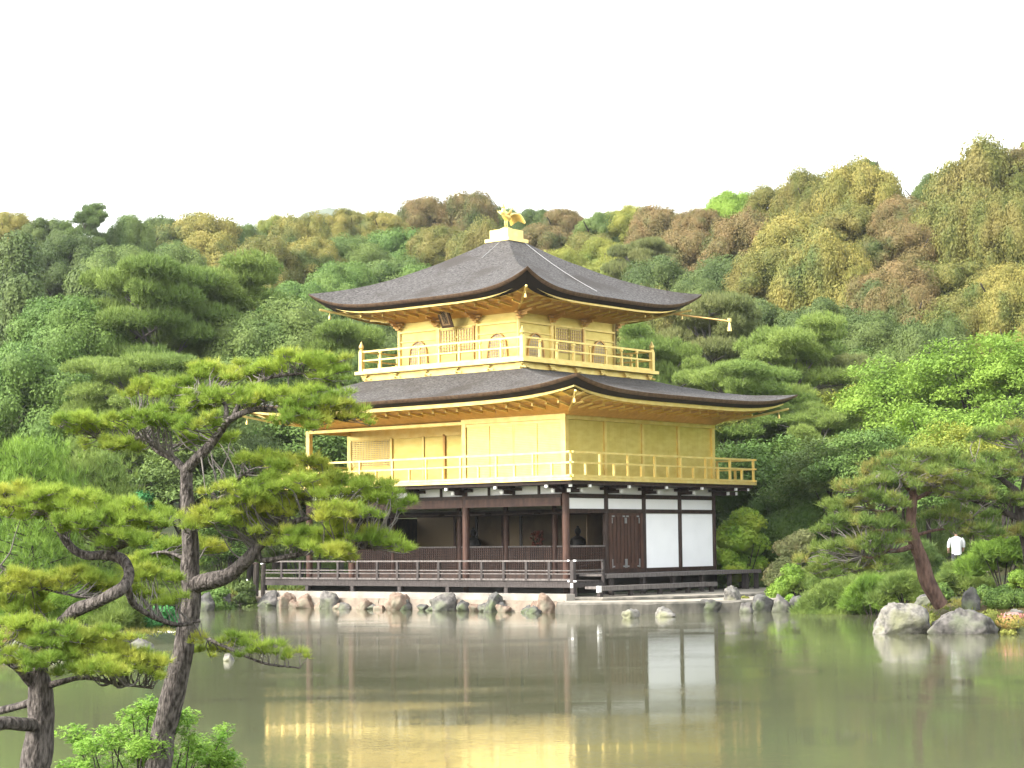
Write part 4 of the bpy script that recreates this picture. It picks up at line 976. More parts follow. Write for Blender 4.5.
hill = '''8 211 60 ochre|50 216 60 dark|88 205 48 pined p|130 222 50 mid|200 211 90 ochre|165 222 45 dark|245 226 44 mid|275 216 42 yellow|300 222 60 ochre|335 217 50 ochre
352 206 55 olive|385 208 55 ochre|425 198 65 russet|470 199 60 russet|508 208 42 mid|535 209 50 dark|562 209 48 russet|600 214 50 mid|627 206 50 yellow|660 206 75 russet|700 209 60 russet
732 191 62 lime|775 188 66 olive|812 180 64 olive|860 170 84 ochre|903 197 66 russet|933 180 40 dark|985 159 110 olive|1020 150 70 russet|868 160 22 dark
20 240 80 dark c|70 236 70 dark|118 246 80 mid|212 232 84 ochre|176 252 64 mid|262 240 70 olive|310 238 66 ochre|352 236 70 mid|395 224 84 green|440 226 64 olive|480 232 66 olive|545 224 64 russet|588 236 60 olive|604 240 54 yellow
642 236 74 pineb p|690 232 88 russet|748 214 90 russet|800 214 100 ochre|850 203 88 olive|905 222 84 russet|958 206 96 olive|1010 208 86 olive
24 286 90 dark c|86 278 84 dark c|252 270 84 ochre|212 280 74 mid|300 282 84 green|342 262 78 green|390 258 84 mid|430 262 80 green|562 250 60 yellow|612 258 70 yellow|664 262 90 dark|722 262 92 dark|770 250 90 olive|830 252 100 ochre|892 266 90 russet|950 254 100 olive|1008 268 86 ochre
34 326 100 dark|250 322 84 dark|296 318 84 dark|372 312 84 dark|330 300 80 mid|650 300 80 olive|760 300 92 dark|816 296 92 dark|868 312 86 dark|905 296 84 russet|962 296 100 olive|1012 296 84 ochre|700 280 70 dark|420 300 70 dark|930 330 80 dark|880 350 90 mid'''
for ln_ in hill.replace('\n', '|').split('|'):
    f = ln_.split(); k = f[4] if len(f) > 4 else ''
    plant_tree(float(f[0]), float(f[1]), float(f[2])*1.02, f[3], {'': rnd.choice(['broad', 'broad', 'broad', 'wide']), 'p': 'pine', 'c': 'cedar'}[k], H={'c': 13, 'p': 12}.get(k, 10.5 if float(f[2]) > 45 else 9))
near = [  # px, top, width px, colour, shape, depth
 (150, 256, 165, 'pine', 'pine', 90), (215, 262, 170, 'pine', 'pine', 93), (70, 296, 120, 'green', 'broad', 88), (280, 300, 130, 'mid', 'broad', 90), (340, 318, 120, 'pine', 'pine', 88), (25, 352, 150, 'green', 'broad', 80), (128, 352, 170, 'pinep', 'pine', 78),
 (235, 360, 150, 'mid', 'broad', 84), (318, 392, 130, 'green', 'airy', 82), (385, 350, 120, 'pined', 'pine', 86), (180, 420, 140, 'mid', 'airy', 76), (250, 435, 110, 'dark', 'broad', 80),
 (700, 292, 130, 'pineb', 'pine', 92), (790, 322, 150, 'pinep', 'pine', 86), (660, 330, 110, 'pine', 'pine', 88), (735, 360, 150, 'pinep', 'pine', 82), (845, 348, 90, 'pineb', 'pine', 90), (765, 425, 130, 'green', 'airy', 76), (815, 405, 110, 'pinep', 'pine', 79), (830, 430, 120, 'mid', 'airy', 72),
 (845, 382, 100, 'gold', 'airy', 84), (745, 452, 90, 'green', 'broad', 78), (800, 470, 110, 'green', 'broad', 74),
 (890, 352, 130, 'lime', 'airy', 80), (965, 326, 140, 'lime', 'airy', 78), (1018, 330, 110, 'lime', 'airy', 76), (925, 392, 130, 'lime', 'airy', 72), (1000, 390, 130, 'lime', 'airy', 70), (868, 420, 110, 'green', 'airy', 70),
 (955, 418, 110, 'gold', 'airy', 66), (900, 440, 120, 'green', 'airy', 66), (1010, 440, 120, 'green', 'airy', 62), (720, 400, 70, 'yellow', 'airy', 80)]
for a_ in near: plant_tree(a_[0], a_[1], a_[2], a_[3], a_[4], w=a_[5], bark=(BARK_G if a_[4] == 'pine' else None))

# the wood goes on past both sides of the photograph: one mass nobody could count
def woods():
    rs = np.random.RandomState(12); protos = [lump_crown(900+k, nl=26, per=240, leaf=.05) for k in range(3)]; g_ = [[], [], []]
    spots = [(rs.uniform(*(( 33, 92) if rs.rand() < .5 else (-92, -31))), rs.uniform(84, 185)) for _ in range(130)]+[(rs.uniform(26, 60), rs.uniform(58, 84)) for _ in range(26)]
    for u, w in spots:
        x_, y_ = xy(u, w)
        if abs(u)/w < .285: continue
        R_ = 4+2.2*rs.rand(); z = float(Hh(x_, y_)); k = rs.randint(3); a = rs.rand()*6.28; Rm = np.array([[math.cos(a), -math.sin(a), 0], [math.sin(a), math.cos(a), 0], [0, 0, 1]])
        for V, F_, _k in protos[rs.randint(3)]: g_[k].append(((V@Rm.T)*[R_, R_, R_]+[x_, y_, z+R_*.95], F_, k))
    tag(mobj('woods', g_[0]+g_[1]+g_[2], [LM['olive'], LM['mid'], LM['ochre']]), kind='stuff')
woods()
# ------------------------------------------------------------------ labels of the wooded slope
def band(t_):
    w = t_[5]
    if w < 96: return 'in the grove left of the pavilion' if t_[1] < 420 else 'in the grove right of the pavilion'
    if t_[2] < 228 and (t_[1] < 640) or t_[2] < 200: b_ = 'on the skyline'
    elif w > 128: b_ = 'on the upper hillside'
    else: b_ = 'on the lower hillside'
    return b_+(' left of the golden bird' if t_[1] < 505 else ' right of the golden bird')
NUM = ['first', 'second', 'third', 'fourth', 'fifth', 'sixth', 'seventh', 'eighth', 'ninth', 'tenth', 'eleventh', 'twelfth']
bk = {}
for t_ in TREES: bk.setdefault((t_[3] if t_[4] != 'cedar' else 'cedar', band(t_)), []).append(t_)
for (cw, bd_), lst in bk.items():
    lst.sort(key=lambda q: q[1])
    for i, t_ in enumerate(lst):
        lab = words[cw]+' tree '+bd_+('' if len(lst) == 1 else ', %s from the left' % NUM[i])
        tag(t_[0], lab.replace('broadleaf tree', 'tree').replace('pine tree', 'pine').replace('maple tree', 'maple').replace('cedar tree', 'cedar'), 'tree', 'trees on the wooded hill' if t_[5] >= 96 else 'trees in the grove behind the pond')

# ================================================================== shrubs
def shrub(px, py, wpx, hpx, w, m_, label, kind='dome', seed=1, leaf=.05, per=300, name='shrub', base_on=True):
    """low shrub: (px, py) is its base centre in the photo, w its depth"""
    c = W(px, py, w); rx = wpx/2*w/FPX; h = hpx*w/FPX; rs = np.random.RandomState(seed); gz = float(Hh(c[0], c[1]))
    if base_on: c[2] = min(c[2], gz)
    top = W(px, py-hpx, w)[2]; h = max(top-c[2], .2)
    e = empty(name, (c[0], c[1], c[2]), label, 'shrub'); g_ = []; nl = 9+int(rx*5); V1, F1 = ICO[2]
    for i in range(nl):
        a = rs.rand()*6.28; rr = rs.rand()**.5; f = np.array([math.cos(a)*rr*rx*.75, math.sin(a)*rr*rx*.6, 0.]); hh = h*(1-.55*rr*rr)*(.75+.25*rs.rand())
        r_ = min(rx*.42, h*.6)*(.7+.5*rs.rand()); cc = c+f[0]*RT+f[1]*FW+UP*max(hh-r_*.8, r_*.35)
        if kind == 'dome':
            g_.append((V1*r_*.74*[1, 1, .8]+cc, F1, 0)); n = int(per*(r_/.5)**2*.06/leaf*1.6)+60; d = sph(n, rs); d[:, 2] = np.where(d[:, 2] < -.2, -d[:, 2], d[:, 2])
            Pn = cc+d*(r_*(.75+.35*rs.rand(n)))[:, None]*[1, 1, .8]; V, F_ = quads(Pn, d+rs.normal(size=d.shape)*.5, leaf, rs); g_.append((V, F_, 0))
        elif kind == 'needle':
            g_.append((V1*r_*.42*[1, 1, .5]+cc-[0, 0, r_*.15], F1, 0)); n = int(150*(r_/.4)**2)+40; d = sph(n, rs); d[:, 2] = np.abs(d[:, 2])*.9-.1
            Pn = cc+d*r_*.72*[1.1, 1.1, .6]; Pn = Pn+rs.normal(size=Pn.shape)*r_*.14; V, F_ = tufts(Pn, d*.6+[0, 0, .6], rs, 9, .24, .016, .5); g_.append((V, F_, 0))
        elif kind == 'airy':
            n = int(per*(r_/.4)**2)+50; q = sph(n, rs)*(rs.rand(n)**.4)[:, None]; Pn = cc+q*[r_*1.2, r_*1.2, r_*.4]; V, F_ = quads(Pn, UP+rs.normal(size=(n, 3))*.5, leaf, rs, .5); g_.append((V, F_, 0))
    mobj('foliage', g_, m_, e)
    b_ = MB()
    for k in range(6): a = k*1.05; b_.tube([c+[0, 0, -.1], c+RT*math.cos(a)*rx*.25+FW*math.sin(a)*rx*.2+UP*h*.3, c+RT*math.cos(a)*rx*.5+FW*math.sin(a)*rx*.4+UP*h*.6], [.03, .02, .01], 5)
    b_.build('stems', BARK_D, e); return e
AZ = leafmat('low_azalea_leaves', (.13, .15, .04), (.22, .20, .06), base3=(.24, .13, .06), s3=1.4)
EM = leafmat('emerald_leaves', (.035, .14, .055), (.07, .22, .08))
PALE = leafmat('pale_olive_leaves', (.13, .15, .07), (.22, .22, .12), base3=(.24, .20, .12), s3=2)
BRT = leafmat('bright_shrub_leaves', (.12, .22, .03), (.26, .34, .06), trans=.3, base3=(.28, .32, .05), s3=.9)
S = shrub
S(744, 584, 74, 78, 70, BRT, 'tall bright yellow-green shrub just right of the white walls', 'dome', 1, .055, 420)
S(798, 574, 60, 48, 66, PALE, 'pale olive shrub behind the deck end', 'dome', 2, .045, 300)
S(775, 586, 40, 26, 64, PALE, 'greyish low shrub right of the tall bright shrub', 'dome', 15, .04)
S(797, 596, 56, 36, 61, LM['lime'], 'rounded bright green shrub above the bank rocks', 'dome', 3, .045)
S(789, 603, 22, 18, 59.5, BRT, 'small lime shrub on the shore beside the mottled rock', 'dome', 4, .035)
S(716, 606, 12, 8, 60, BRT, 'tuft of yellow-green weed on the dark mossy rock', 'dome', 5, .02)
S(745, 604, 12, 10, 60.5, AZ, 'tiny mossy shrub between the two corner rocks', 'dome', 6, .02)
for i, (px, py, wp, hp, w, m_, lb) in enumerate([
 (838, 613, 96, 42, 57.5, PM['pine'], 'low spreading pine shrub at the waterline, leftmost of the three'), (874, 613, 70, 44, 56, PM['pinel'], 'low spreading pine shrub at the waterline, middle of the three'), (905, 606, 62, 36, 52, PM['pine'], 'low spreading pine shrub behind the pale boulder, rightmost of the three'),
 (850, 580, 90, 44, 61, PM['pine'], 'rounded blue-green pine shrub behind the pair of white stones'), (905, 560, 80, 34, 62, PM['pined'], 'dark pine shrub behind the leaning pine trunk'), (1002, 560, 90, 46, 56, PM['pinel'], 'large bright pine shrub right of the white-shirted person'), (965, 578, 60, 24, 58, PM['pine'], 'blue-green pine shrub below the white-shirted person')]):
    S(px, py, wp, hp, w, m_, lb, 'needle', 10+i)
for i, (px, py, wp, hp, w, m_, lb) in enumerate([
 (935, 612, 40, 12, 45.5, AZ, 'low yellow-green azalea between the pine foot and the boulders'), (992, 616, 50, 18, 45.2, AZ, 'russet-flecked azalea above the right end of the long boulder'), (1010, 606, 50, 24, 47, LM['green'], 'fresh green shrub above the pink flowers'), (1008, 634, 26, 18, 43.6, AZ, 'brownish azalea between the long boulder and the angular rock'),
 (985, 596, 34, 12, 49, LM['green'], 'dark green shrub right of the upright stone'), (940, 590, 30, 12, 50, LM['green'], 'small green shrub behind the leaning trunk foot'), (1022, 590, 40, 24, 50, LM['lime'], 'bright green shrub at the right edge above the bank')]):
    S(px, py, wp, hp, w, m_, lb, 'dome', 30+i, .03)
fl = empty('pink_azalea', W(1008, 620, 44), 'pink-flowering azalea at the right edge by the angular rock', 'shrub'); rs = np.random.RandomState(5); g_ = []
c = W(1012, 616, 43.9); d = sph(130, rs); Pn = c+(d*[.34, .25, .08]); V, F_ = quads(Pn, d, .03, rs); mobj('blossoms', [(V, F_, 0)], mat('pink_petals', (.42, .16, .14), .6), fl)
d = sph(500, rs); V, F_ = quads(c-[0, 0, .12]+d*[.4, .3, .16], d, .03, rs); mobj('foliage', [(V, F_, 0)], AZ, fl)
# left side, on the islet and the far left bank
for i, (px, py, wp, hp, w, m_, kd, lb) in enumerate([
 (40, 640, 120, 60, 45.5, PM['pinel'], 'needle', 'broad bright pine shrub at the left end of the islet'), (110, 636, 90, 50, 45.5, PM['pine'], 'needle', 'pine shrub in the middle of the islet behind the serpentine limb'), (158, 626, 50, 26, 46.5, EM, 'dome', 'emerald shrub behind the flat whitish stone'),
 (90, 610, 110, 52, 48, PM['pinel'], 'needle', 'tall bright pine shrub at the back of the islet'), (215, 606, 46, 30, 66, LM['green'], 'dome', 'fresh green shrub on the far bank left of the mooring posts'), (170, 600, 90, 46, 67, PM['pine'], 'needle', 'pine shrub on the far left bank behind the slender pine'),
 (105, 596, 100, 60, 69, LM['mid'], 'dome', 'mid-green rounded shrub on the far left bank'), (30, 596, 110, 70, 69, LM['green'], 'dome', 'fresh green rounded shrub at the far left of the bank'), (135, 520, 70, 46, 74, EM, 'dome', 'emerald shrub between the two front pines, high on the left bank'),
 (225, 560, 70, 60, 74, LM['green'], 'airy', 'light green leafy shrub behind the left end of the veranda'), (300, 560, 80, 60, 76, LM['dark'], 'dome', 'dark shrub seen under the gallery left of the pavilion'),
 (245, 600, 40, 26, 68, LM['dark'], 'dome', 'dark low shrub behind the mooring posts')]):
    S(px, py, wp, hp, w, m_, lb, kd, 50+i, .05 if w > 50 else .04)
# young long-needled pines standing mid-left
def upright_pine(px, pyb, pyt, wpx, w, m_, label, seed):
    c = W(px, pyb, w); c[2] = min(c[2], float(Hh(c[0], c[1]))); top = W(px, pyt, w)[2]; H = top-c[2]; R_ = wpx/2*w/FPX; rs = np.random.RandomState(seed)
    e = empty('young_pine', c, label, 'tree', 'young upright-needled pines on the left'); b_ = MB(); b_.tube([c+[0, 0, -.1], c+[.05, 0, H*.5], c+[0, 0, H*.93]], [.09, .06, .02], 7); g_ = []
    for k in range(46):
        z = .25+.7*(k+.5)/46; a = k*2.4+rs.rand(); rr = R_*(1.05-z*.75)*(.5+.5*rs.rand()); q = c+RT*math.cos(a)*rr+FW*math.sin(a)*rr+UP*(z*H+.1*rs.rand()); b_.tube([c+UP*(z*H-.25), q], [.02, .008], 4)
        n = 46; P_ = q+rs.normal(size=(n, 3))*[.28, .28, .14]; V, F_ = tufts(P_, np.tile([0, 0, 1.], (n, 1)), rs, 9, .26, .018, .38); g_.append((V, F_, 0))
    mobj('crown', g_, m_, e); b_.build('trunk', BARK_D, e, True)
upright_pine(30, 610, 440, 150, 47.5, PM['pinel'], 'young pine with long upright needles at the far left of the islet', 3)
upright_pine(95, 600, 452, 110, 49, PM['pine'], 'young pine with long upright needles, right of its twin on the islet', 4)

# grass and ground cover
def scatter_cover(name, n, cond, m_, size, seed, u_rng, w_rng):
    rs = np.random.RandomState(seed); u = u_rng[0]+rs.rand(n)*(u_rng[1]-u_rng[0]); w = w_rng[0]+rs.rand(n)*(w_rng[1]-w_rng[0]); x_, y_ = xy(u, w); z = Hh(x_, y_); k = cond(x_, y_, u, w, z)
    P_ = np.stack([x_[k], y_[k], z[k]], 1); V, F_ = tufts(P_, np.tile([0, 0, 1.], (len(P_), 1)), rs, 6, size, size*.14, .5); return tag(mobj(name, [(V, F_, 0)], m_), kind='stuff')
GR = leafmat('grass_blades', (.09, .14, .03), (.20, .17, .05))
scatter_cover('grass', 16000, lambda x_, y_, u, w, z: (z > .3) & (vnoise(np.stack([x_, y_, 0*x_], 1), .6, 2) > -.1) & ~((x_ > -14) & (x_ < 3) & (y_ > -2) & (y_ < 11)) & ~((x_ < 6.8) & (x_ > 0) & (y_ > -2.5) & (y_ < 12)), GR, .12, 8, (2, 26), (41, 68))
tag(scatter_cover('undergrowth', 26000, lambda x_, y_, u, w, z: (z > .3), LM['mid'], .5, 9, (-34, 40), (72, 100)), kind='stuff')
GR2 = leafmat('bank_grass', (.06, .11, .025), (.12, .15, .04))
scatter_cover('islet_grass', 14000, lambda x_, y_, u, w, z: z > .15, GR, .13, 14, (-30, -6), (41, 54)); scatter_cover('far_bank_grass', 14000, lambda x_, y_, u, w, z: (z > .3) & (x_ < -13.2), GR, .2, 15, (-30, -6), (58, 76)); tag(scatter_cover('grass', 9000, lambda x_, y_, u, w, z: (z > .3) & (w < 14.1) & (w > 2), GR2, .09, 10, (-9, 7), (2, 15)), kind='stuff')

# ================================================================== the person in white
def person():
    w = 62.
    while w < 72:
        c = W(957, 538, w)
        if c[2]-float(Hh(c[0], c[1])) < 1.42: break
        w += .25
    print('person', w, c[2]-float(Hh(c[0], c[1])))
    c = W(957, 560, w); gz = float(Hh(c[0], c[1])); sh_z = W(957, 538, w)[2]; k_ = (sh_z-gz)/1.42; c[2] = gz; V, Fc = ICO[3]
    e = empty('person', (c[0], c[1], gz), 'person in a white shirt standing with their back turned among the shrubs', 'person')
    def J(a, b_, z): return c+(RT*a+FW*b_)*k_+UP*z*k_
    def ell(rx, ry, rz, p): return (V[:, :1]*RT*rx+V[:, 1:2]*FW*ry+V[:, 2:]*UP*rz)*k_+p
    b_ = MB(); G = []
    for z, rx, ry, dy in ((.86, .17, .12, 0), (.95, .165, .115, 0), (1.08, .16, .11, .01), (1.22, .185, .12, .02), (1.34, .205, .115, .02), (1.41, .19, .095, .02), (1.45, .12, .07, .02), (1.47, .06, .05, .02)):
        an = np.linspace(0, 2*math.pi, 19); G.append([J(rx*math.cos(a), ry*math.sin(a)+dy, z) for a in an])
    b_.grid(G)
    for s_ in (-1, 1): b_.tube(smooth_path([J(s_*.17, .02, 1.40), J(s_*.24, .03, 1.28), J(s_*.25, .08, 1.12)], 4), np.linspace(.062, .052, 9)*k_, 10)
    b_.build('shirt', SHIRT, e, True)
    b_ = MB()
    for s_ in (-1, 1): b_.tube(smooth_path([J(s_*.09, 0, .90), J(s_*.10, .01, .48), J(s_*.11, -.02, .06)], 5), np.linspace(.098, .055, 11)*k_, 10); b_.tube([J(s_*.11, -.05, .04), J(s_*.12, .15, .035)], [.05*k_, .035*k_], 8)
    b_.build('trousers', TROUSER, e, True)
    b_ = MB(); b_.tube([J(0, .02, 1.44), J(0, .03, 1.54)], .052*k_, 10); b_.add(ell(.075, .09, .115, J(0, .04, 1.62)), Fc); b_.add(ell(.014, .02, .02, J(0, .135, 1.61)), Fc)
    for s_ in (-1, 1):
        b_.add(ell(.012, .02, .03, J(s_*.078, .03, 1.61)), Fc); b_.tube(smooth_path([J(s_*.25, .08, 1.13), J(s_*.24, .16, 1.0), J(s_*.20, .26, .95)], 4), np.linspace(.04, .027, 9)*k_, 8)
        ha = J(s_*.19, .30, .94); b_.add(ell(.035, .045, .018, ha), Fc)
        for q in range(4): b_.tube([ha+RT*(q-1.5)*.018*k_+FW*.03*k_, ha+RT*(q-1.5)*.02*k_+FW*(.09-.006*abs(q-1.5))*k_, ha+RT*(q-1.5)*.02*k_+FW*.105*k_-UP*.02*k_], [.009*k_, .008*k_, .006*k_], 5)
        b_.tube([ha-RT*s_*.03*k_, ha-RT*s_*.055*k_+FW*.035*k_], [.010*k_, .008*k_], 5)
    b_.build('body', SKIN, e, True)
    b_ = MB(); b_.add(ell(.085, .095, .11, J(0, .025, 1.645)), Fc); b_.build('hair', HAIR, e, True)
person()

# ================================================================== cloud-pruned pines
NE1 = leafmat('front_pine_needles', (.115, .185, .036), (.265, .33, .065), trans=.3, scale=2.5, base3=(.34, .34, .075), s3=2.2)
NE2 = leafmat('leaning_pine_needles', (.07, .115, .03), (.15, .19, .05), trans=.22, scale=1.2, base3=(.20, .17, .06), s3=1.1)
def cloud_pine(name, label, w0, limbs, pads, seed, needle, nwd, dens, mt, bark, unit=1., knob=True, dsc=1., k=20):
    """limbs: list of ([(px,py,dw)...], r0, r1) ; pads: (px,py,rx,ry,dw) in photo pixels at depth w0+dw"""
    rs = np.random.RandomState(seed); p0 = W(limbs[0][0][0][0], limbs[0][0][0][1], w0); e = empty(name, (p0[0], p0[1], min(p0[2], float(Hh(p0[0], p0[1])))), label, 'tree')
    allp = []; s = w0/FPX
    for i, (pts, r0, r1) in enumerate(limbs):
        Q = smooth_path([W(a, b_, w0+dw) for a, b_, dw in pts], 6); n = len(Q); rad = np.linspace(r0, r1, n)*s
        Q = Q+np.stack([vnoise(Q, 5/(s*100), seed+i+q_) for q_ in (1, 2, 3)], 1)*rad[:, None]*.35; rad = rad*(1+.12*vnoise(Q, 9/(s*100), seed+i))
        b_ = MB(); b_.tube(Q, rad, 12 if r0 > 5 else 7); b_.build('trunk' if i == 0 else 'limb', bark, e, True)
        if i: allp.append(Q)
        else: allp.append(Q[n//2:])
    AP = np.concatenate(allp); tw = MB(); g_ = []
    for px, py, rx, ry, dw in pads:
        c = W(px, py, w0+dw); Rx = rx*s; Ry = ry*s*1.3; Rd = Rx*.62*dsc; rx *= 1.08; ns = max(6, int(rx*ry/20))
        # sub clumps make the pad lumpy
        for j in range(ns):
            a = rs.rand()*6.28; rr = rs.rand()**.55; o = np.array([math.cos(a)*rr*Rx*.85, math.sin(a)*rr*Rd*.85]); cz = (rs.rand()-.45)*Ry*1.1-(rr**2)*Ry*.35
            sr_ = (.16+.15*rs.rand())*min(Rx, 34*s); cc = c+RT*o[0]+FW*o[1]+UP*cz
            near_i = np.argmin(((AP-cc+UP*Ry*.3)**2).sum(1)*(1+.8*rs.rand(len(AP)))); st = AP[near_i]; base = cc-UP*sr_*.30
            d_ = base-st; L_ = np.linalg.norm(d_)
            if L_ < Rx*2.4: tw.tube(smooth_path([st, st+d_*.35+rs.normal(size=3)*.06*L_-UP*.03*L_, st+d_*.7+rs.normal(size=3)*.05*L_, base], 3), np.linspace(min(.9, .35+L_/(s*90))*s, .35*s, 10), 5)
            n = int(dens*(sr_/(10*s))**2*34)+2; q = sph(n, rs)*(rs.rand(n)**.42*(1+.35*(rs.rand(n) < .15)))[:, None]; q[:, 2] = np.where(q[:, 2] < 0, q[:, 2]*.45, q[:, 2])
            P_ = cc+q*[sr_, sr_, sr_*.46]; A = q*[.55, .55, .3]+[0, 0, .75]
            V, F_ = tufts(P_, A, rs, k, needle*np.repeat(.7+.6*rs.rand(n), k), nwd, .42); g_.append((V, F_, 0))
            for t_ in range(min(n//4, 6)):   # bare grey twigs below the needles
                b1 = P_[t_*3 % n]; tw.tube([base+(b1-base)*.08, b1-UP*.02*s*30], [.45*s, .22*s], 3, cap=False)
    mobj('crown', g_, mt, e); tw.build('twigs', TWIG, e, True); return e
TWIG = mat('grey_twigs', (.125, .11, .098), .9)
# right of the pair: slender pine, fairly close
cloud_pine('cloud_pine', 'tall slender grey-barked pine in front, its layered limbs reaching over the pavilion', 14., [
 ([(150, 790, 0), (160, 745, 0), (172, 695, 0), (182, 650, 0), (189, 600, 0), (190, 555, 0), (187, 510, 0), (187, 468, 0)], 13.5, 6.5),
 ([(187, 470, 0), (174, 458, .1), (158, 450, .2), (145, 438, .3), (118, 443, .4), (96, 438, .5)], 4.5, 1.5),
 ([(187, 472, 0), (204, 452, -.1), (220, 432, -.15), (232, 419, -.2), (255, 410, -.2), (290, 412, -.3), (340, 418, -.3)], 5.5, 1.5),
 ([(222, 432, -.1), (226, 408, 0), (214, 396, .1), (196, 392, .2)], 3, 1.2),
 ([(232, 419, -.2), (246, 392, -.1), (270, 378, 0), (310, 372, 0)], 2.8, 1.2),
 ([(188, 525, 0), (205, 508, .1), (222, 499, .1), (236, 488, .2), (240, 478, .2), (262, 474, .3), (300, 478, .3)], 5, 1.2),
 ([(216, 500, .1), (212, 488, .2), (232, 482, .2), (250, 470, .1)], 2.6, 1),
 ([(192, 588, 0), (214, 580, -.1), (232, 572, -.1), (246, 558, -.2), (258, 545, -.2), (276, 534, -.2), (292, 522, -.2), (330, 512, -.2)], 9.5, 2.),
 ([(258, 546, -.2), (262, 560, -.2), (290, 556, -.3), (330, 550, -.3), (372, 548, -.3)], 3.6, 1.2),
 ([(276, 534, -.2), (282, 520, -.1), (300, 505, 0), (340, 500, 0)], 3, 1.2),
 ([(192, 628, 0), (212, 641, -.1), (240, 654, -.2), (268, 664, -.3), (300, 668, -.3)], 2.2, .9),
 ([(188, 560, 0), (165, 552, .2), (140, 556, .3)], 2, .8),
], [
 (300, 361, 52, 12, .0), (250, 371, 44, 11, .2), (210, 372, 34, 10, .4), (330, 372, 26, 9, -.1), (160, 388, 40, 12, .5), (205, 398, 40, 11, .1),
 (98, 424, 54, 12, .4), (150, 418, 46, 13, .0), (205, 421, 30, 9, -.3), (262, 398, 48, 12, -.2), (315, 400, 44, 14, -.3), (346, 412, 28, 12, -.3), (200, 440, 40, 9, .5), (110, 445, 40, 8, .3), (296, 420, 34, 9, -.4),
 (262, 460, 34, 9, .2), (300, 466, 44, 9, .1), (332, 478, 42, 12, .0), (290, 486, 50, 14, -.2), (240, 494, 40, 13, -.3), (370, 492, 36, 14, -.2), (396, 504, 24, 10, -.2), (345, 510, 40, 10, -.4), (220, 520, 44, 12, -.3), (270, 512, 40, 11, -.2),
 (300, 538, 40, 12, -.3), (345, 532, 44, 12, -.3), (380, 542, 32, 10, -.3), (260, 530, 30, 10, -.1), (330, 552, 34, 8, -.5), (190, 545, 40, 9, .4), (160, 560, 40, 9, .3),
 (232, 640, 24, 7, -.1), (262, 648, 26, 8, -.3), (292, 656, 20, 7, -.3), (210, 652, 22, 8, .1)], 11, .056, .0034, .62, NE1, BARK, k=25)
# left of the pair: thick trunk at the frame's edge
cloud_pine('cloud_pine', 'thick-trunked pine at the left edge with one limb snaking back and forth', 13., [
 ([(34, 800, 0), (38, 760, 0), (42, 720, 0), (41, 690, 0), (38, 668, 0)], 15, 12.5),
 ([(40, 680, 0), (30, 664, .1), (26, 650, .2), (38, 640, .3), (58, 626, .2), (82, 608, .0), (105, 598, -.1), (122, 588, -.1), (128, 574, .0), (122, 561, .1), (104, 556, .1), (84, 555, .1), (68, 545, .1), (56, 524, .1), (44, 508, .1), (22, 498, 0), (-10, 494, 0)], 8.5, 3.),
 ([(38, 690, 0), (24, 676, -.1), (12, 664, -.2), (-12, 650, -.3)], 6, 4),
 ([(38, 728, 0), (22, 724, -.2), (2, 722, -.3), (-15, 728, -.4)], 7.5, 6),
 ([(36, 700, 0), (14, 708, .1), (-10, 714, .2)], 4.5, 3.5),
 ([(44, 686, 0), (60, 682, -.1), (84, 678, -.1), (118, 684, -.2), (150, 688, -.2)], 3.8, 1.),
 ([(126, 585, 0), (132, 602, .1), (146, 614, .2), (162, 621, .3), (180, 625, .4), (200, 620, .5)], 4, 1.8),
 ([(104, 556, .1), (122, 546, 0), (148, 538, -.1), (166, 524, -.1)], 3, 1),
 ([(40, 676, 0), (48, 660, -.1), (60, 650, -.2), (80, 640, -.2)], 3, 1.2),
 ([(0, 566, .2), (26, 582, .2), (56, 592, .2), (92, 598, .1)], 1.6, 1.),
], [
 (20, 496, 44, 14, .0), (66, 500, 50, 14, -.1), (110, 508, 44, 13, -.1), (146, 524, 34, 12, -.1), (90, 522, 46, 12, -.3), (40, 512, 40, 9, .3), (130, 540, 34, 9, -.3), (165, 512, 22, 9, .1),
 (24, 580, 46, 13, .2), (72, 578, 44, 13, .4), (115, 588, 36, 11, .4), (150, 575, 34, 10, .5), (20, 602, 40, 11, .4), (168, 598, 26, 8, .4),
 (20, 630, 36, 14, -.3), (60, 636, 42, 13, -.4), (98, 640, 42, 14, -.3), (132, 656, 36, 13, -.3), (90, 664, 46, 13, -.5), (54, 660, 40, 11, -.5), (150, 672, 22, 8, -.3), (14, 655, 24, 10, -.4), (196, 640, 16, 6, .5)], 23, .054, .0034, .62, NE1, BARK, k=25)
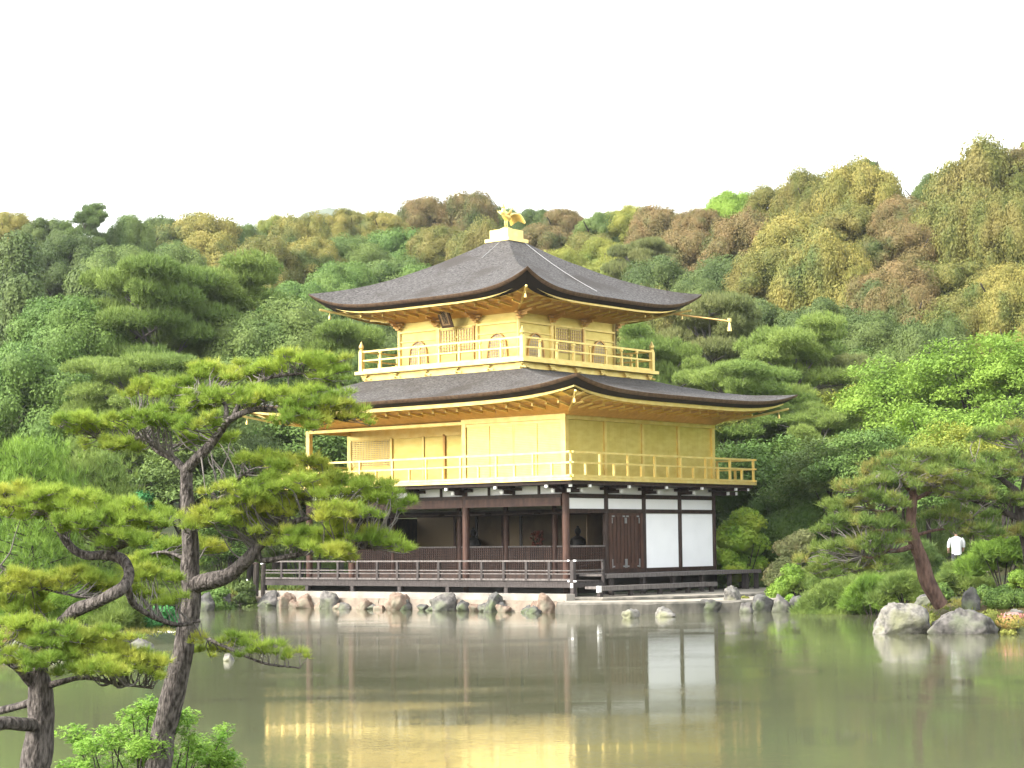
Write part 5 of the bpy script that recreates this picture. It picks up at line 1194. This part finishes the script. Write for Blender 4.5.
# leaning pine on the right bank
cloud_pine('cloud_pine', 'leaning reddish-barked pine with cloud-shaped pads above the right boulders', 46.5, [
 ([(944, 604, 0), (930, 580, 0), (920, 556, 0), (912, 530, 0), (912, 508, 0), (914, 494, 0)], 8.5, 4.2),
 ([(913, 512, 0), (904, 500, .3), (886, 512, .5), (866, 508, .8)], 3, 1.2), ([(914, 496, 0), (905, 484, -.3), (900, 478, -.4), (880, 474, -.5)], 2.6, 1), ([(914, 500, 0), (930, 492, .2), (936, 484, .2), (950, 478, .4)], 2.4, 1),
 ([(914, 546, 0), (900, 550, -.4), (886, 552, -.7), (874, 558, -.9), (862, 556, -1)], 3, 1.2), ([(914, 530, 0), (902, 522, .3), (890, 530, .5), (870, 530, .5)], 2.4, 1), ([(914, 535, 0), (936, 530, .4), (960, 528, .6)], 2, 1), ([(914, 496, 0), (912, 476, 0), (910, 462, 0)], 3, 1.2),
], [
 (888, 468, 44, 7, 0), (920, 456, 42, 6, .5), (946, 466, 36, 7, .4), (868, 486, 40, 8, -.2), (905, 482, 40, 8, -.5), (948, 486, 38, 9, .3), (972, 496, 30, 7, .2), (930, 472, 34, 6, -.5),
 (850, 506, 34, 8, .4), (882, 500, 34, 8, -.6), (842, 524, 34, 8, -.2), (878, 522, 36, 7, -.8), (850, 546, 40, 9, -.8), (820, 556, 30, 7, -.6), (880, 540, 30, 7, -.9), (948, 514, 34, 7, .5), (975, 530, 30, 8, .4), (836, 572, 32, 8, -.6), (872, 566, 34, 7, -.8)],
 31, .17, .012, 1.1, NE2, BARK_R, dsc=1.3, k=12)
cloud_pine('cloud_pine', 'dark-limbed pine entering from the right edge behind the leaning pine', 49., [
 ([(1040, 600, 0), (1032, 560, 0), (1022, 525, 0), (1020, 500, 0), (1012, 488, 0)], 7, 4),
 ([(1018, 520, 0), (1004, 512, 0), (988, 506, 0), (972, 500, 0), (955, 496, 0)], 4, 1.2), ([(1016, 492, 0), (1006, 484, 0), (998, 478, 0), (985, 474, 0), (970, 470, 0)], 3.5, 1), ([(1020, 505, 0), (1024, 470, 0), (1020, 445, 0)], 3, 1.5)],
 [(985, 462, 36, 7, .2), (1012, 452, 34, 7, .3), (968, 474, 30, 6, 0), (1000, 436, 34, 7, .3), (1020, 428, 26, 7, .3), (990, 490, 34, 8, -.5), (1016, 500, 30, 8, -.4), (965, 492, 26, 6, -.2), (1008, 470, 34, 7, -.3), (1010, 530, 36, 9, -.4), (978, 512, 26, 6, -.5)], 37, .17, .012, 1.1, NE2, BARK_D, dsc=1.3, k=12)

# low maple at the bottom left
def low_maple():
    w = 14.5; rs = np.random.RandomState(77); c = W(150, 790, w); c[2] = float(Hh(c[0], c[1])); e = empty('low_maple', c, 'low bright green maple shrub growing at the foot of the slender pine', 'shrub'); g_ = []; b_ = MB(); s = w/FPX
    sp_ = [(150, 705, 26, 7), (172, 722, 36, 9), (120, 735, 36, 8), (92, 748, 28, 8), (150, 745, 44, 9), (200, 745, 32, 9), (225, 760, 22, 7), (110, 765, 44, 8), (180, 765, 44, 8), (160, 785, 60, 10), (85, 780, 30, 8), (140, 722, 20, 6)]
    for _ in range(34):
        px = rs.uniform(72, 238); py = 697+abs(px-150)*.42+rs.rand()*58; sp_.append((px, py, 9+13*rs.rand(), 5+4*rs.rand()))
    for px, py, rx, ry in sp_:
        if rx > 24: rx *= .6
        dw = rs.normal()*.25-.1; cc = W(px, py, w+dw); b_.tube(smooth_path([c, (c+cc)/2+rs.normal(size=3)*.05, cc-[0, 0, .02]], 4), np.linspace(.014, .004, 9), 5)
        n = int(rx*ry*1.0); q = sph(n, rs)*(rs.rand(n)**.45)[:, None]; C_ = cc+q*[rx*s, rx*s, ry*s*1.5]; C_[:, 2] -= .12*((C_[:, :2]-cc[:2])**2).sum(1)
        k = 5; O = np.repeat(C_, k, 0); a = np.tile(np.linspace(-1.2, 1.2, k), n)+np.repeat(rs.rand(n)*6.28, k); D = np.stack([np.cos(a), np.sin(a), rs.normal(size=n*k)*.4-.2], 1); D /= np.linalg.norm(D, axis=1)[:, None]
        S_ = np.cross(D, [0, 0, 1.]); ln = (.026+.012*rs.rand(n*k))[:, None]; S_ = S_+rs.normal(size=S_.shape)*.25
        V = np.stack([O, O+D*ln*.5+S_*.006, O+D*ln, O+D*ln*.5-S_*.006], 1).reshape(-1, 3); g_.append((V, np.arange(len(V)).reshape(-1, 4), 0))
    mobj('foliage', g_, leafmat('low_maple_leaves', (.12, .24, .04), (.24, .36, .08), trans=.35, scale=5), e); b_.build('stems', BARK_D, e, True)
low_maple()

# ================================================================== thin haze over the whole place
Mh = bpy.data.materials.new('haze_air'); Mh.use_nodes = True; t = Mh.node_tree; t.nodes.clear(); out = t.nodes.new('ShaderNodeOutputMaterial'); pv = t.nodes.new('ShaderNodeVolumePrincipled')
pv.inputs['Color'].default_value = (.93, .97, 1, 1); pv.inputs['Density'].default_value = .00014; pv.inputs['Anisotropy'].default_value = .2
t.links.new(pv.outputs[0], out.inputs['Volume']); mb = MB(); mb.box((-3200, -3200, -60), (3200, 3200, 300)); hz = mb.build('haze', Mh); tag(hz, kind='stuff')
